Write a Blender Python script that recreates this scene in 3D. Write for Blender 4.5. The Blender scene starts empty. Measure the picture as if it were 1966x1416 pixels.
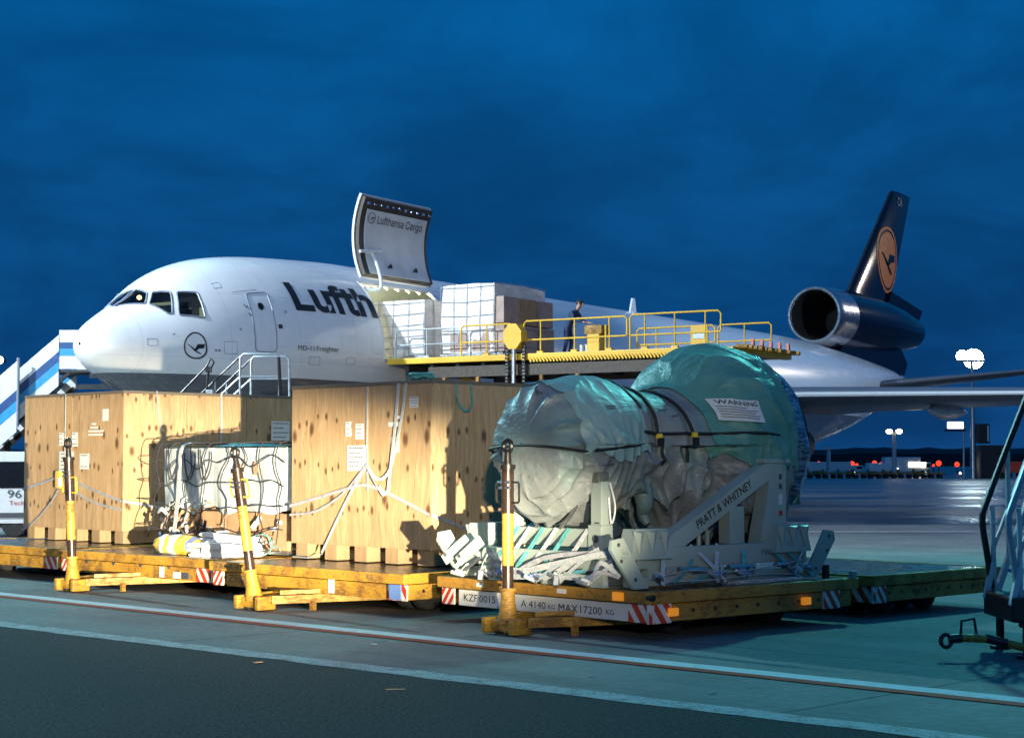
import bpy, bmesh, math, random
from mathutils import Vector, Matrix, noise
from mathutils.geometry import delaunay_2d_cdt
random.seed(11)
R = math.radians
scn = bpy.context.scene
COL = scn.collection

# ------------------------------------------------------------------ camera
cam = bpy.data.cameras.new('camera'); cam.sensor_width = 36.0; cam.lens = 3300/1966*36.0
cam.clip_start = 0.1; cam.clip_end = 6000
cam_o = bpy.data.objects.new('camera', cam); COL.objects.link(cam_o)
cam_o.location = (0, 0, 1.85); cam_o.rotation_euler = (R(90+3.122), 0, 0)
scn.camera = cam_o

# ------------------------------------------------------------------ node helper
class NT:
    def __init__(s, tree): s.t = tree; s.n = tree.nodes; s.l = tree.links
    def new(s, typ, **kw):
        n = s.n.new(typ)
        for k, v in kw.items(): setattr(n, k, v)
        return n
    def put(s, sock, v):
        if isinstance(v, bpy.types.NodeSocket): s.l.new(v, sock)
        elif v is not None:
            if hasattr(sock.default_value, '__len__') and not hasattr(v, '__len__'): v = (v,)*len(sock.default_value)
            if hasattr(v, '__len__') and len(sock.default_value) == 4 and len(v) == 3: v = (*v, 1)
            sock.default_value = v
    def math(s, op, a, b=None, c=None, clamp=False):
        n = s.new('ShaderNodeMath', operation=op); n.use_clamp = clamp
        s.put(n.inputs[0], a)
        if b is not None: s.put(n.inputs[1], b)
        if c is not None: s.put(n.inputs[2], c)
        return n.outputs[0]
    def mix(s, fac, a, b, mode='MIX'):
        n = s.new('ShaderNodeMix', data_type='RGBA', blend_type=mode)
        s.put(n.inputs['Factor'], fac); s.put(n.inputs[6], a); s.put(n.inputs[7], b)
        return n.outputs[2]
    def noise(s, vec, scale=5, detail=4, rough=.55, dist=0):
        n = s.new('ShaderNodeTexNoise'); s.put(n.inputs['Vector'], vec)
        n.inputs['Scale'].default_value = scale; n.inputs['Detail'].default_value = detail
        n.inputs['Roughness'].default_value = rough; n.inputs['Distortion'].default_value = dist
        return n.outputs['Fac']
    def mapr(s, v, a, b, c=0., d=1., smooth=False):
        n = s.new('ShaderNodeMapRange'); n.clamp = True
        if smooth: n.interpolation_type = 'SMOOTHSTEP'
        s.put(n.inputs[0], v)
        for i, q in enumerate((a, b, c, d)): s.put(n.inputs[i+1], q)
        return n.outputs[0]
    def scale(s, vec, sc):
        n = s.new('ShaderNodeVectorMath', operation='MULTIPLY'); s.put(n.inputs[0], vec); n.inputs[1].default_value = sc
        return n.outputs[0]
    def sep(s, vec):
        n = s.new('ShaderNodeSeparateXYZ'); s.put(n.inputs[0], vec); return n.outputs
    def comb(s, x, y, z):
        n = s.new('ShaderNodeCombineXYZ')
        for i, q in enumerate((x, y, z)): s.put(n.inputs[i], q)
        return n.outputs[0]
    def bump(s, h, strength=.3, dist=.01):
        n = s.new('ShaderNodeBump'); n.inputs['Strength'].default_value = strength; n.inputs['Distance'].default_value = dist
        s.put(n.inputs['Height'], h); return n.outputs[0]

# ------------------------------------------------------------------ world: dusk sky
w = bpy.data.worlds.new('World'); scn.world = w; w.use_nodes = True
n = NT(w.node_tree); n.n.clear()
tc = n.new('ShaderNodeTexCoord').outputs['Generated']
sx, sy, sz = n.sep(tc)[:3]
zc = n.math('MAXIMUM', sz, 0.0)
ramp = n.new('ShaderNodeValToRGB'); cr = ramp.color_ramp
cr.elements[0].position = 0.0; cr.elements[0].color = (.004, .050, .175, 1)
cr.elements[1].position = 1.0; cr.elements[1].color = (.004, .115, .335, 1)
for p_, c_ in ((.07, (.002, .052, .180)), (.16, (.002, .068, .222)), (.25, (.001, .090, .285)), (.5, (.001, .105, .325))):
    e = cr.elements.new(p_); e.color = (*c_, 1)
n.l.new(zc, ramp.inputs[0])
den = n.math('ADD', zc, .30)
cv = n.comb(n.math('DIVIDE', sx, den), n.math('DIVIDE', sy, den), 0)
cl = n.noise(cv, 2.6, 6, .55, .6)
cl2 = n.noise(cv, 7.0, 5, .6, .3)
cm = n.mapr(n.math('ADD', n.math('MULTIPLY', cl, .75), n.math('MULTIPLY', cl2, .25)), .34, .68, .74, 1.22, True)
base = n.mix(1.0, ramp.outputs[0], n.comb(n.math('POWER', cm, 1.3), cm, n.math('POWER', cm, .9)), 'MULTIPLY')
br = n.mapr(n.math('ADD', n.math('MULTIPLY', n.noise(n.scale(cv, (1, 1.6, 1)), 2.4, 7, .6, .6), .8), n.math('MULTIPLY', sz, .25)), .56, .72, 0, .22, True)
base = n.mix(br, base, (.008, .155, .38))
nish = n.new('ShaderNodeTexSky', sky_type='NISHITA'); nish.sun_disc = False
nish.sun_elevation = R(1.0); nish.sun_rotation = R(200); nish.air_density = 1.2; nish.dust_density = .5; nish.ozone_density = 3
bg1 = n.new('ShaderNodeBackground'); n.l.new(base, bg1.inputs[0]); bg1.inputs[1].default_value = 1.06
bg2 = n.new('ShaderNodeBackground'); n.l.new(nish.outputs[0], bg2.inputs[0]); bg2.inputs[1].default_value = .001
ad = n.new('ShaderNodeAddShader'); n.l.new(bg1.outputs[0], ad.inputs[0]); n.l.new(bg2.outputs[0], ad.inputs[1])
wo = n.new('ShaderNodeOutputWorld'); n.l.new(ad.outputs[0], wo.inputs[0])

# ------------------------------------------------------------------ lights (apron floods, added fill spots, headlamps, afterglow)
def lamp(kind, name, loc, target, energy, color, size=.2, angle=60, blend=.5, sc=(1, 1, 1)):
    L = bpy.data.lights.new(name, kind); L.energy = energy; L.color = color
    o = bpy.data.objects.new(name, L); COL.objects.link(o); o.location = loc
    d = Vector(target)-Vector(loc)
    o.rotation_euler = d.to_track_quat('-Z', 'Y').to_euler(); o.scale = sc
    if kind == 'SPOT': L.spot_size = R(angle); L.spot_blend = blend; L.shadow_soft_size = size
    elif kind == 'POINT': L.shadow_soft_size = size
    elif kind == 'SUN': L.angle = R(angle)
    return o
lamp('SUN', 'afterglow', (0, 0, 60), (-20, 60, 40), .05, (.7, .8, 1.0), angle=30)
TEAL = (.40, .93, 1.0)
lamp('SPOT', 'headlamp', (3.7, .4, .72), (-6.0, 26, 1.42), 150000, (1.0, .84, .58), .09, 22, .9, (1.3, .40, 1))
lamp('SPOT', 'apron_flood_and_fill', (-34, 58, 26), (0, 16, 0), 80000, TEAL, .6, 70, .6)
lamp('SPOT', 'apron_flood_and_fill', (-46, 24, 30), (-4, 58, 7), 215000, (.84, .95, 1.0), .8, 60, .5)
lamp('SPOT', 'apron_flood_and_fill', (14, 44, 22), (2, 17, 0), 12500, (.16, .95, .88), .6, 75, .6)
lamp('SPOT', 'apron_flood_and_fill', (70, 120, 26), (24, 100, 8), 22000, (1.0, .90, .78), .8, 60, .6)
lamp('SPOT', 'apron_flood_and_fill', (-55, -35, 28), (1.5, 68, 6), 160000, (.52, .75, 1.0), 1.0, 15, .6)  # added fill spot, kept narrow to brighten the fuselage side alone
lamp('SPOT', 'apron_flood_and_fill', (48, 26, 26), (11, 84, 6.5), 85000, (.62, .80, 1.0), .8, 30, .7)  # added fill spot that lifts the dim aft fuselage
lamp('SPOT', 'camera_fill', (2, -28, 9), (-4, 26, 4.5), 40000, (1.0, .88, .68), .5, 20, .8)  # added warm fill behind the camera, not a known building light

scn.view_settings.view_transform = 'Standard'; scn.view_settings.look = 'None'
scn.view_settings.exposure = 0; scn.view_settings.gamma = 1
scn.render.resolution_x = 1024; scn.render.resolution_y = 737

# ------------------------------------------------------------------ materials
def mat(name, build):
    m = bpy.data.materials.new(name); m.use_nodes = True
    t = NT(m.node_tree); t.n.clear()
    b = t.new('ShaderNodeBsdfPrincipled'); o = t.new('ShaderNodeOutputMaterial'); t.l.new(b.outputs[0], o.inputs[0])
    build(t, b); return m
def P(t, b, **k):
    names = {'color': 'Base Color', 'rough': 'Roughness', 'metal': 'Metallic', 'normal': 'Normal', 'coat': 'Coat Weight', 'spec': 'Specular IOR Level',
             'trans': 'Transmission Weight', 'ecol': 'Emission Color', 'estr': 'Emission Strength', 'crough': 'Coat Roughness', 'alpha': 'Alpha'}
    for kk, v in k.items(): t.put(b.inputs[names[kk]], v)
def OC(t): return t.new('ShaderNodeTexCoord').outputs['Object']
def GEO(t): return t.new('ShaderNodeNewGeometry').outputs['Position']
def plain(name, col, rough=.5, metal=0, var=.12, scale=6, bump=0, coat=0, emit=0):
    def f(t, b):
        v = OC(t); k = t.noise(v, scale, 5, .6)
        c = t.mix(t.mapr(k, .3, .7), tuple(x*(1-var) for x in col), tuple(min(1, x*(1+var)) for x in col))
        P(t, b, color=c, rough=t.mapr(k, .3, .7, max(.03, rough-.06), min(1, rough+.08)), metal=metal, coat=coat)
        if bump: P(t, b, normal=t.bump(t.noise(v, scale*6, 4), bump, .01))
        if emit: P(t, b, ecol=col, estr=emit)
    return mat(name, f)
def glow(name, col, s):
    def f(t, b): P(t, b, color=col, ecol=col, estr=s, rough=.4)
    return mat(name, f)
def worn(name, col, rust=(.10, .045, .018), amount=.5, rough=.45, scale=3.0):
    def f(t, b):
        v = OC(t)
        k = t.noise(v, scale, 8, .68, .3); k2 = t.noise(t.scale(v, (1, 1, 3.5)), scale*4, 6, .7)
        big = t.noise(v, .8, 3)
        c = t.mix(t.mapr(big, .35, .65), col, tuple(x*.78 for x in col))
        msk = t.mapr(t.math('ADD', t.math('MULTIPLY', k, .6), t.math('MULTIPLY', k2, .4)), .66-.22*amount, .72-.16*amount)
        c = t.mix(t.math('MULTIPLY', msk, .85), c, rust)
        P(t, b, color=c, rough=t.mapr(msk, 0, 1, rough, .8), normal=t.bump(k2, .12, .004))
    return mat(name, f)

def ply_f(seed):
    def f(t, b):
        v = OC(t); x, y, z = t.sep(v)[:3]
        rnd = t.new('ShaderNodeObjectInfo').outputs['Random']
        h = t.math('ADD', t.math('ADD', t.math('ADD', x, y), seed), t.math('MULTIPLY', rnd, 31.7)); z = t.math('ADD', z, t.math('MULTIPLY', rnd, .23))
        hv = t.comb(h, t.math('MULTIPLY', z, .09), seed)
        warp = t.noise(t.comb(t.math('MULTIPLY', h, .7), t.math('MULTIPLY', z, .5), seed), 2.0, 3)
        gv = t.comb(t.math('ADD', h, t.math('MULTIPLY', warp, .35)), t.math('MULTIPLY', z, .05), 0)
        grain = t.noise(gv, 26, 5, .65, .2); fine = t.noise(t.comb(h, t.math('MULTIPLY', z, .04), 3), 120, 3)
        big = t.noise(t.comb(h, z, seed), 1.1, 4)
        c = t.mix(t.mapr(grain, .3, .72), (.35, .235, .115), (.62, .475, .275))
        c = t.mix(t.math('MULTIPLY', t.mapr(fine, .45, .75), .45), c, (.26, .14, .055))
        c = t.mix(t.mapr(big, .45, .75, 0, .4), c, (.34, .22, .105))
        # knots in rows, each cell with its own offset
        def rows(cw, ch, off, thr, rx, rz):
            cx = t.math('DIVIDE', h, cw); rz_ = t.math('DIVIDE', t.math('ADD', z, off), ch)
            ix = t.math('FLOOR', cx); iz = t.math('FLOOR', rz_)
            wn = t.new('ShaderNodeTexWhiteNoise', noise_dimensions='3D'); t.l.new(t.comb(ix, iz, seed+off), wn.inputs['Vector'])
            wr, wg, wb = t.sep(wn.outputs['Color'])[:3]
            dx = t.math('MULTIPLY', t.math('SUBTRACT', t.math('SUBTRACT', cx, ix), t.math('ADD', .3, t.math('MULTIPLY', wr, .4))), cw)
            dz = t.math('MULTIPLY', t.math('SUBTRACT', t.math('SUBTRACT', rz_, iz), t.math('ADD', .36, t.math('MULTIPLY', wg, .28))), ch)
            d = t.math('SQRT', t.math('ADD', t.math('POWER', t.math('DIVIDE', dx, rx), 2), t.math('POWER', t.math('DIVIDE', dz, rz), 2)))
            d = t.math('DIVIDE', d, t.mapr(wb, 0, 1, .45, 1.25))
            d = t.math('ADD', d, t.math('MULTIPLY', t.math('SUBTRACT', grain, .5), .9))
            cl_ = t.noise(t.comb(t.math('MULTIPLY', ix, .37), t.math('MULTIPLY', iz, .9), seed), 1.0, 2)
            on = t.math('GREATER_THAN', t.math('ADD', wb, t.math('MULTIPLY', t.math('SUBTRACT', cl_, .5), 1.6)), thr)
            return t.math('MULTIPLY', t.mapr(d, .45, 1.15, 1, 0), on)
        k1 = rows(.137, .61, .18, .42, .030, .055); k2 = rows(.43, .95, .61, .55, .05, .09)
        c = t.mix(t.math('MULTIPLY', t.math('MAXIMUM', k1, k2), .85), c, (.075, .028, .010))
        st = t.noise(t.comb(t.math('MULTIPLY', h, 1.5), t.math('MULTIPLY', z, .35), seed*3), 1.6, 5)
        c = t.mix(t.mapr(st, .56, .74, 0, .45), c, (.115, .085, .05))
        sct = t.noise(t.comb(t.math('MULTIPLY', h, 9), t.math('MULTIPLY', z, 1.3), seed*5), 1.0, 6, .75)
        c = t.mix(t.mapr(sct, .60, .72, 0, .4), c, (.14, .09, .05))
        c = t.mix(1.0, c, t.comb(t.mapr(rnd, 0, 1, .84, 1.06), t.mapr(rnd, 0, 1, .80, 1.06), t.mapr(rnd, 0, 1, .80, 1.10)), 'MULTIPLY')
        P(t, b, color=c, rough=.62, normal=t.bump(grain, .15, .003))
    return f
M = {}
M['ply1'] = mat('plywood_a', ply_f(0.0)); M['ply2'] = mat('plywood_b', ply_f(7.3))
M['lumber'] = mat('lumber', lambda t, b: P(t, b, color=t.mix(t.noise(t.scale(OC(t), (1, 1, .2)), 14, 5), (.22, .15, .08), (.42, .30, .17)), rough=.75))
M['greywood'] = mat('grey_wood', lambda t, b: P(t, b, color=t.mix(t.noise(t.scale(OC(t), (1, 1, 6)), 8, 5), (.10, .085, .07), (.20, .17, .14)), rough=.8))
M['yellow'] = worn('dolly_yellow', (.52, .29, .036), (.13, .06, .018), .85)
M['yellow_old'] = worn('dolly_yellow_worn', (.44, .23, .035), (.13, .062, .018), .8, .55, 2.2)
M['yellow_bright'] = worn('loader_yellow', (.78, .46, .03), (.2, .1, .03), .1)
M['white_paint'] = worn('white_paint', (.74, .76, .74), (.22, .16, .12), .12, .4)
M['red'] = plain('red_paint', (.50, .045, .012), .45)
M['black'] = plain('black_paint', (.018, .016, .016), .32, bump=.05)
M['brownblack'] = plain('black_worn', (.03, .017, .012), .30, var=.4)
M['rubber'] = plain('rubber', (.02, .02, .02), .8)
M['dark_steel'] = worn('dark_steel', (.035, .035, .037), (.05, .025, .015), .5, .55)
M['steel'] = plain('steel', (.45, .47, .48), .3, .9)
def deckf(t, b):
    v = OC(t); k = t.noise(v, 1.6, 7, .65); k2 = t.noise(t.scale(v, (1, 8, 1)), 4, 5)
    P(t, b, color=t.mix(t.mapr(k, .35, .65), (.055, .052, .052), (.13, .125, .12)), metal=.75, rough=t.mapr(k2, .3, .7, .14, .36), normal=t.bump(k2, .1, .003))
M['deck'] = mat('deck_plate', deckf)
M['stand'] = worn('stand_paint', (.36, .44, .40), (.20, .19, .15), .35, .42, 4)
M['stand_dark'] = plain('stand_dark_steel', (.12, .13, .12), .5, .3)  # dark steel for trunnions and cradle heads
M['paper'] = plain('paper', (.62, .66, .66), .7, var=.08, scale=20)
M['print'] = plain('printing_ink', (.06, .07, .08), .6)
M['ink_black'] = plain('lettering_black', (.012, .012, .014), .5)
M['strap'] = plain('webbing', (.42, .46, .48), .7, var=.2, scale=25)
M['strap_grey'] = plain('webbing_grey', (.30, .32, .36), .75, var=.25, scale=20)
M['strap_teal'] = plain('webbing_teal', (.10, .35, .36), .6, var=.3, scale=12)
M['cord'] = plain('black_cord', (.012, .013, .015), .6)
M['tag_yellow'] = plain('yellow_clip', (.75, .6, .05), .5)
def coverf(t, b):
    v = OC(t); k = t.noise(v, 2.2, 6, .6, .4); k2 = t.noise(t.scale(v, (1.0, .5, 1.6)), 9, 5, .6, .5); z = t.sep(v)[2]
    c = t.mix(t.mapr(k, .3, .7), (.135, .16, .165), (.245, .27, .275))
    c = t.mix(t.mapr(t.noise(v, 1.1, 3), .5, .68, 0, .5), c, (.10, .30, .27))
    P(t, b, color=c, rough=t.mapr(k2, .3, .7, .34, .55), coat=.08, crough=.25, normal=t.bump(k2, .6, .03))
M['cover'] = mat('plastic_cover', coverf)
def coverg(c0, c1):
    def f(t, b):
        v = OC(t); k = t.noise(v, 1.6, 6, .6, .5); k2 = t.noise(t.scale(v, (1.0, .5, 1.6)), 8, 5, .6, .6)
        P(t, b, color=t.mix(t.mapr(k, .3, .7), c0, c1), rough=t.mapr(k2, .3, .7, .38, .56), coat=.04, crough=.25, normal=t.bump(k2, .6, .03))
    return f
M['cover_green'] = mat('green_cover', coverg((.05, .21, .175), (.12, .32, .28))); M['cover_pale'] = mat('pale_cover', coverg((.16, .29, .28), (.29, .42, .405)))
def crinklef(t, b):
    v = OC(t); x, y, z = t.sep(v)[:3]
    k = t.noise(t.scale(v, (2, 1.2, 7)), 3.5, 6, .7, .6)
    c = t.mix(t.mapr(k, .44, .56), (.006, .014, .05), (.16, .22, .32))
    P(t, b, color=c, rough=.16, coat=.6, normal=t.bump(t.noise(t.scale(v, (1, 1, 3)), 7, 5, .6), .7, .04))
M['crinkle'] = mat('dark_foil_cover', crinklef)
def sheetf(t, b):
    v = OC(t); k = t.noise(t.scale(v, (3, 3, .7)), 3, 6, .6, .3)
    P(t, b, color=t.mix(t.mapr(k, .3, .7), (.34, .43, .45), (.62, .66, .66)), rough=.28, coat=.3, normal=t.bump(k, .5, .03))
M['sheet'] = mat('plastic_sheet', sheetf)
M['carton'] = plain('cardboard', (.40, .25, .14), .8, var=.2, scale=4)
M['net'] = plain('net_cord', (.03, .028, .035), .8)
M['tarp_white'] = mat('white_tarp', lambda t, b: P(t, b, color=t.mix(t.noise(OC(t), 6, 5), (.55, .56, .58), (.82, .82, .80)), rough=.5, normal=t.bump(t.noise(OC(t), 9, 5, .6, .6), .8, .03)))
M['tarp_yellow'] = mat('yellow_tarp', lambda t, b: P(t, b, color=t.mix(t.noise(OC(t), 5, 5), (.62, .36, .03), (.80, .55, .10)), rough=.45, normal=t.bump(t.noise(OC(t), 9, 5, .6, .6), .8, .03)))
M['tarp_blue'] = plain('blue_sheet', (.16, .22, .45), .5)
M['orange_lens'] = glow('orange_lens', (.9, .30, .02), .45)  # weak emission stands in for lamplight thrown back by the reflectors
M['blue_plate'] = plain('blue_plate', (.12, .22, .5), .4)
# aircraft paint: local z decides the two-tone scheme
def fusf(t, b):
    v = OC(t); z = t.sep(v)[2]; x = t.sep(v)[0]
    k = t.noise(t.scale(v, (.4, 1, 1)), 2.2, 6, .6); st = t.noise(t.scale(v, (.25, 3, 3)), 3, 5, .6)
    wht = t.mix(t.mapr(k, .3, .7, 0, .35), (.80, .82, .83), (.70, .72, .74))
    # faint skin joints every 2.4 m
    fr = t.math('ABSOLUTE', t.math('SUBTRACT', t.math('FRACT', t.math('DIVIDE', x, 2.4)), .5))
    joint = t.math('LESS_THAN', fr, .004)
    wht = t.mix(t.math('MULTIPLY', joint, .35), wht, (.42, .43, .45))
    lap = t.math('MAXIMUM', t.math('LESS_THAN', t.math('ABSOLUTE', t.math('SUBTRACT', z, 6.62)), .008), t.math('LESS_THAN', t.math('ABSOLUTE', t.math('SUBTRACT', z, 4.75)), .008))
    wht = t.mix(t.math('MULTIPLY', lap, .30), wht, (.42, .43, .45))
    dirt = t.noise(t.scale(v, (1.4, .35, .35)), 2.0, 6, .65)
    wht = t.mix(t.mapr(dirt, .55, .75, 0, .35), wht, (.52, .53, .54))
    gry = t.mix(t.mapr(st, .35, .7), (.10, .105, .125), (.15, .155, .175))
    c = t.mix(t.math('GREATER_THAN', z, 4.29), gry, wht)
    P(t, b, color=c, rough=t.mapr(st, .3, .7, .20, .30), coat=.5, crough=.08)
M['fus'] = mat('aircraft_paint', fusf)
M['aircraft_grey'] = plain('aircraft_grey', (.13, .137, .155), .35, var=.08, scale=2, coat=.2)
M['aircraft_lgrey'] = plain('aircraft_light_grey', (.62, .64, .66), .3, var=.06, scale=2, coat=.3)
M['navy'] = mat('navy_paint', lambda t, b: P(t, b, color=t.mix(t.noise(OC(t), 1.5, 4), (.003, .003, .011), (.006, .006, .02)), rough=.14, spec=.22))
M['orange'] = plain('logo_orange', (.82, .16, .0), .6, var=.05)
M['bare'] = plain('bare_metal', (.36, .38, .41), .22, .95, var=.2)
M['darkhole'] = plain('inlet_dark', (.006, .005, .005), .7)
M['lining'] = plain('cabin_lining', (.62, .66, .56), .6, var=.1, scale=3)
M['door_lining'] = plain('door_lining', (.62, .64, .66), .42, .1, var=.1, scale=2, bump=.04)
M['door_edge'] = plain('door_edge', (.05, .038, .030), .5, .2, var=.5, scale=12)
def glassf(t, b):
    t.n.remove(b); o = [x for x in t.n if x.type == 'OUTPUT_MATERIAL'][0]
    tr = t.new('ShaderNodeBsdfTransparent'); tr.inputs[0].default_value = (.62, .68, .66, 1)
    g = t.new('ShaderNodeBsdfGlossy'); g.inputs['Roughness'].default_value = .04; g.inputs[0].default_value = (.8, .85, .9, 1)
    fr = t.new('ShaderNodeFresnel'); fr.inputs[0].default_value = 1.5
    m = t.new('ShaderNodeMixShader'); t.l.new(fr.outputs[0], m.inputs[0]); t.l.new(tr.outputs[0], m.inputs[1]); t.l.new(g.outputs[0], m.inputs[2])
    t.l.new(m.outputs[0], o.inputs[0])
M['glass'] = mat('glass', glassf)
M['glass_dark'] = plain('dark_glass', (.01, .012, .015), .05, var=.1)
M['frame_grey'] = plain('window_frame', (.22, .25, .32), .4)
M['warm_lamp'] = glow('warm_lamp', (1.0, .58, .22), 5)
M['panel_glow'] = glow('lit_panel', (.75, .85, .55), .28)
M['flood_glow'] = glow('flood_lamp_glow', (.75, .95, 1.0), 60)
M['mast_glow'] = glow('mast_lamp_glow', (1.0, .80, .50), 9)
M['red_glow'] = glow('red_lamp', (1.0, .07, .02), 1.25)
M['white_glow'] = glow('lit_white', (.95, .97, 1.0), 3.0)
M['stair_white'] = plain('stair_white', (.60, .63, .64), .4, var=.06)
M['stair_navy'] = plain('stair_navy', (.01, .06, .20), .4)
M['stair_blue'] = plain('stair_blue', (.02, .26, .52), .4)
M['alu'] = plain('aluminium', (.42, .47, .50), .4, .6, var=.15, scale=10)
M['wrap_white'] = mat('shrink_wrap', lambda t, b: P(t, b, color=t.mix(t.mapr(t.noise(t.scale(OC(t), (1, 1, 3)), 3, 6, .6, .3), .3, .7), (.55, .52, .50), (.80, .78, .77)), rough=.35, coat=.2, normal=t.bump(t.noise(OC(t), 8, 5, .6, .5), .5, .03)))
M['wrap_brown'] = plain('brown_cartons', (.36, .26, .22), .6, var=.25, scale=3)
M['skin'] = plain('skin', (.50, .28, .20), .55, var=.06)
M['coverall'] = plain('navy_clothing', (.03, .05, .11), .85, var=.2, scale=8)
M['hair'] = plain('hair', (.03, .02, .015), .7)
M['wood_far'] = plain('far_trees', (.010, .014, .020), .9, var=.3, scale=.05)
M['van_white'] = plain('van_white', (.68, .70, .70), .3, var=.05, coat=.4)
M['concrete_obj'] = plain('concrete_block', (.3, .3, .29), .8)

# ------------------------------------------------------------------ mesh helper
class MB:
    def __init__(s): s.v = []; s.f = []
    def add(s, vs, fs, mx=None):
        k = len(s.v); s.v += [tuple(mx @ Vector(q)) if mx else tuple(q) for q in vs]; s.f += [tuple(k+i for i in f) for f in fs]; return s
    def box(s, c, d, rz=0, mx=None, bev=0):
        x, y, z = d[0]/2, d[1]/2, d[2]/2
        q = Matrix.Translation(c) @ Matrix.Rotation(rz, 4, 'Z')
        if mx: q = mx @ q
        if bev <= 0:
            return s.add([(i*x, j*y, k*z) for i in (-1, 1) for j in (-1, 1) for k in (-1, 1)],
                         [(0, 1, 3, 2), (4, 6, 7, 5), (0, 4, 5, 1), (2, 3, 7, 6), (0, 2, 6, 4), (1, 5, 7, 3)], q)
        b = min(bev, x*.9, y*.9, z*.9); bm = bmesh.new(); bmesh.ops.create_cube(bm, size=1)
        for v in bm.verts: v.co = Vector((v.co.x*2*x, v.co.y*2*y, v.co.z*2*z))
        bmesh.ops.bevel(bm, geom=bm.edges[:], offset=b, segments=2, affect='EDGES', profile=.6)
        bm.verts.index_update(); vs = [v.co.copy() for v in bm.verts]; fs = [[v.index for v in f.verts] for f in bm.faces]; bm.free()
        return s.add(vs, fs, q)
    def bar(s, p, q, wd, ht=None, up=(0, 0, 1)):
        p, q = Vector(p), Vector(q); d = (q-p); L = d.length; d.normalize(); ht = ht or wd
        a = d.cross(Vector(up)); 
        if a.length < 1e-4: a = d.cross(Vector((0, 1, 0)))
        a.normalize(); b = a.cross(d)
        vs = [p+d*e+a*(i*wd/2)+b*(j*ht/2) for e in (0, L) for i, j in ((-1, -1), (1, -1), (1, 1), (-1, 1))]
        return s.add(vs, [(3, 2, 1, 0), (4, 5, 6, 7), (0, 1, 5, 4), (1, 2, 6, 5), (2, 3, 7, 6), (3, 0, 4, 7)])
    def tube(s, pts, r, nseg=8, cap=True, closed=False):
        pts = [Vector(p) for p in pts]; rr = r if hasattr(r, '__len__') else [r]*len(pts)
        k = len(s.v); N = len(pts); prev = None
        for i, p in enumerate(pts):
            if closed: d = pts[(i+1) % N]-pts[i-1]
            else: d = pts[min(i+1, N-1)]-pts[max(i-1, 0)]
            if d.length < 1e-9: d = Vector((0, 0, 1))
            d.normalize()
            if prev is None:
                a = d.cross(Vector((0, 0, 1)))
                if a.length < 1e-3: a = d.cross(Vector((1, 0, 0)))
            else:
                a = prev-d*prev.dot(d)
                if a.length < 1e-4: a = d.cross(Vector((0, 0, 1)))
            a.normalize(); prev = a; b = d.cross(a)
            for j in range(nseg):
                t = 2*math.pi*j/nseg; s.v.append(tuple(p+(a*math.cos(t)+b*math.sin(t))*rr[i]))
        for i in range(N if closed else N-1):
            i2 = (i+1) % N
            for j in range(nseg):
                j2 = (j+1) % nseg; s.f.append((k+i*nseg+j, k+i*nseg+j2, k+i2*nseg+j2, k+i2*nseg+j))
        if cap and not closed:
            s.f.append(tuple(k+j for j in range(nseg))[::-1]); s.f.append(tuple(k+(N-1)*nseg+j for j in range(nseg)))
        return s
    def cyl(s, p, q, r, r2=None, nseg=16): return s.tube([p, q], [r, r if r2 is None else r2], nseg)
    def lathe(s, prof, nseg=32, mx=None, axis='X', cap=True):
        k = len(s.v); N = len(prof); vs = []
        for (t, r) in prof:
            for j in range(nseg):
                a = 2*math.pi*j/nseg; c, d = r*math.cos(a), r*math.sin(a)
                vs.append((t, c, d) if axis == 'X' else (c, d, t) if axis == 'Z' else (d, t, c))
        fs = []
        for i in range(N-1):
            for j in range(nseg):
                j2 = (j+1) % nseg; fs.append((i*nseg+j, i*nseg+j2, (i+1)*nseg+j2, (i+1)*nseg+j))
        if cap: fs.append(tuple(range(nseg))[::-1]); fs.append(tuple((N-1)*nseg+j for j in range(nseg)))
        return s.add(vs, fs, mx)
    def prism(s, poly, ext, mx=None):   # poly in XZ plane, extruded along Y from ext[0] to ext[1]
        k = len(poly); vs = [(x, ext[0], z) for x, z in poly]+[(x, ext[1], z) for x, z in poly]
        fs = [tuple(range(k)), tuple(range(2*k-1, k-1, -1))]+[(i, k+i, k+(i+1) % k, (i+1) % k) for i in range(k)]
        return s.add(vs, fs, mx)
    def ribbon(s, pts, wd, side, th=.004):
        pts = [Vector(p) for p in pts]; sd = Vector(side).normalized(); k = len(s.v)
        for i, p in enumerate(pts):
            d = (pts[min(i+1, len(pts)-1)]-pts[max(i-1, 0)]).normalized(); a = sd-d*sd.dot(d); a.normalize(); nrm = a.cross(d)
            for e, g in ((-1, -1), (1, -1), (1, 1), (-1, 1)): s.v.append(tuple(p+a*(e*wd/2)+nrm*(g*th/2)))
        for i in range(len(pts)-1):
            for j in range(4): s.f.append((k+i*4+j, k+i*4+(j+1) % 4, k+i*4+4+(j+1) % 4, k+i*4+4+j))
        s.f.append((k+3, k+2, k+1, k)); s.f.append(tuple(k+(len(pts)-1)*4+j for j in range(4)))
        return s
    def mesh(s, name):
        me = bpy.data.meshes.new(name); me.from_pydata(s.v, [], s.f)
        bm = bmesh.new(); bm.from_mesh(me); bmesh.ops.recalc_face_normals(bm, faces=bm.faces); bm.to_mesh(me); bm.free()
        return me
    def build(s, name, m, parent=None, smooth=False, label=None):
        me = s.mesh(name); return link(name, me, m, parent, smooth, label)
def link(name, me, m, parent=None, smooth=False, label=None):
    if m: me.materials.append(m)
    if smooth:
        me.polygons.foreach_set('use_smooth', [True]*len(me.polygons))
        try: me.set_sharp_from_angle(angle=R(38))
        except Exception: pass
    o = bpy.data.objects.new(name, me); COL.objects.link(o); o.parent = parent
    if label: o['label'] = label
    return o
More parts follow.
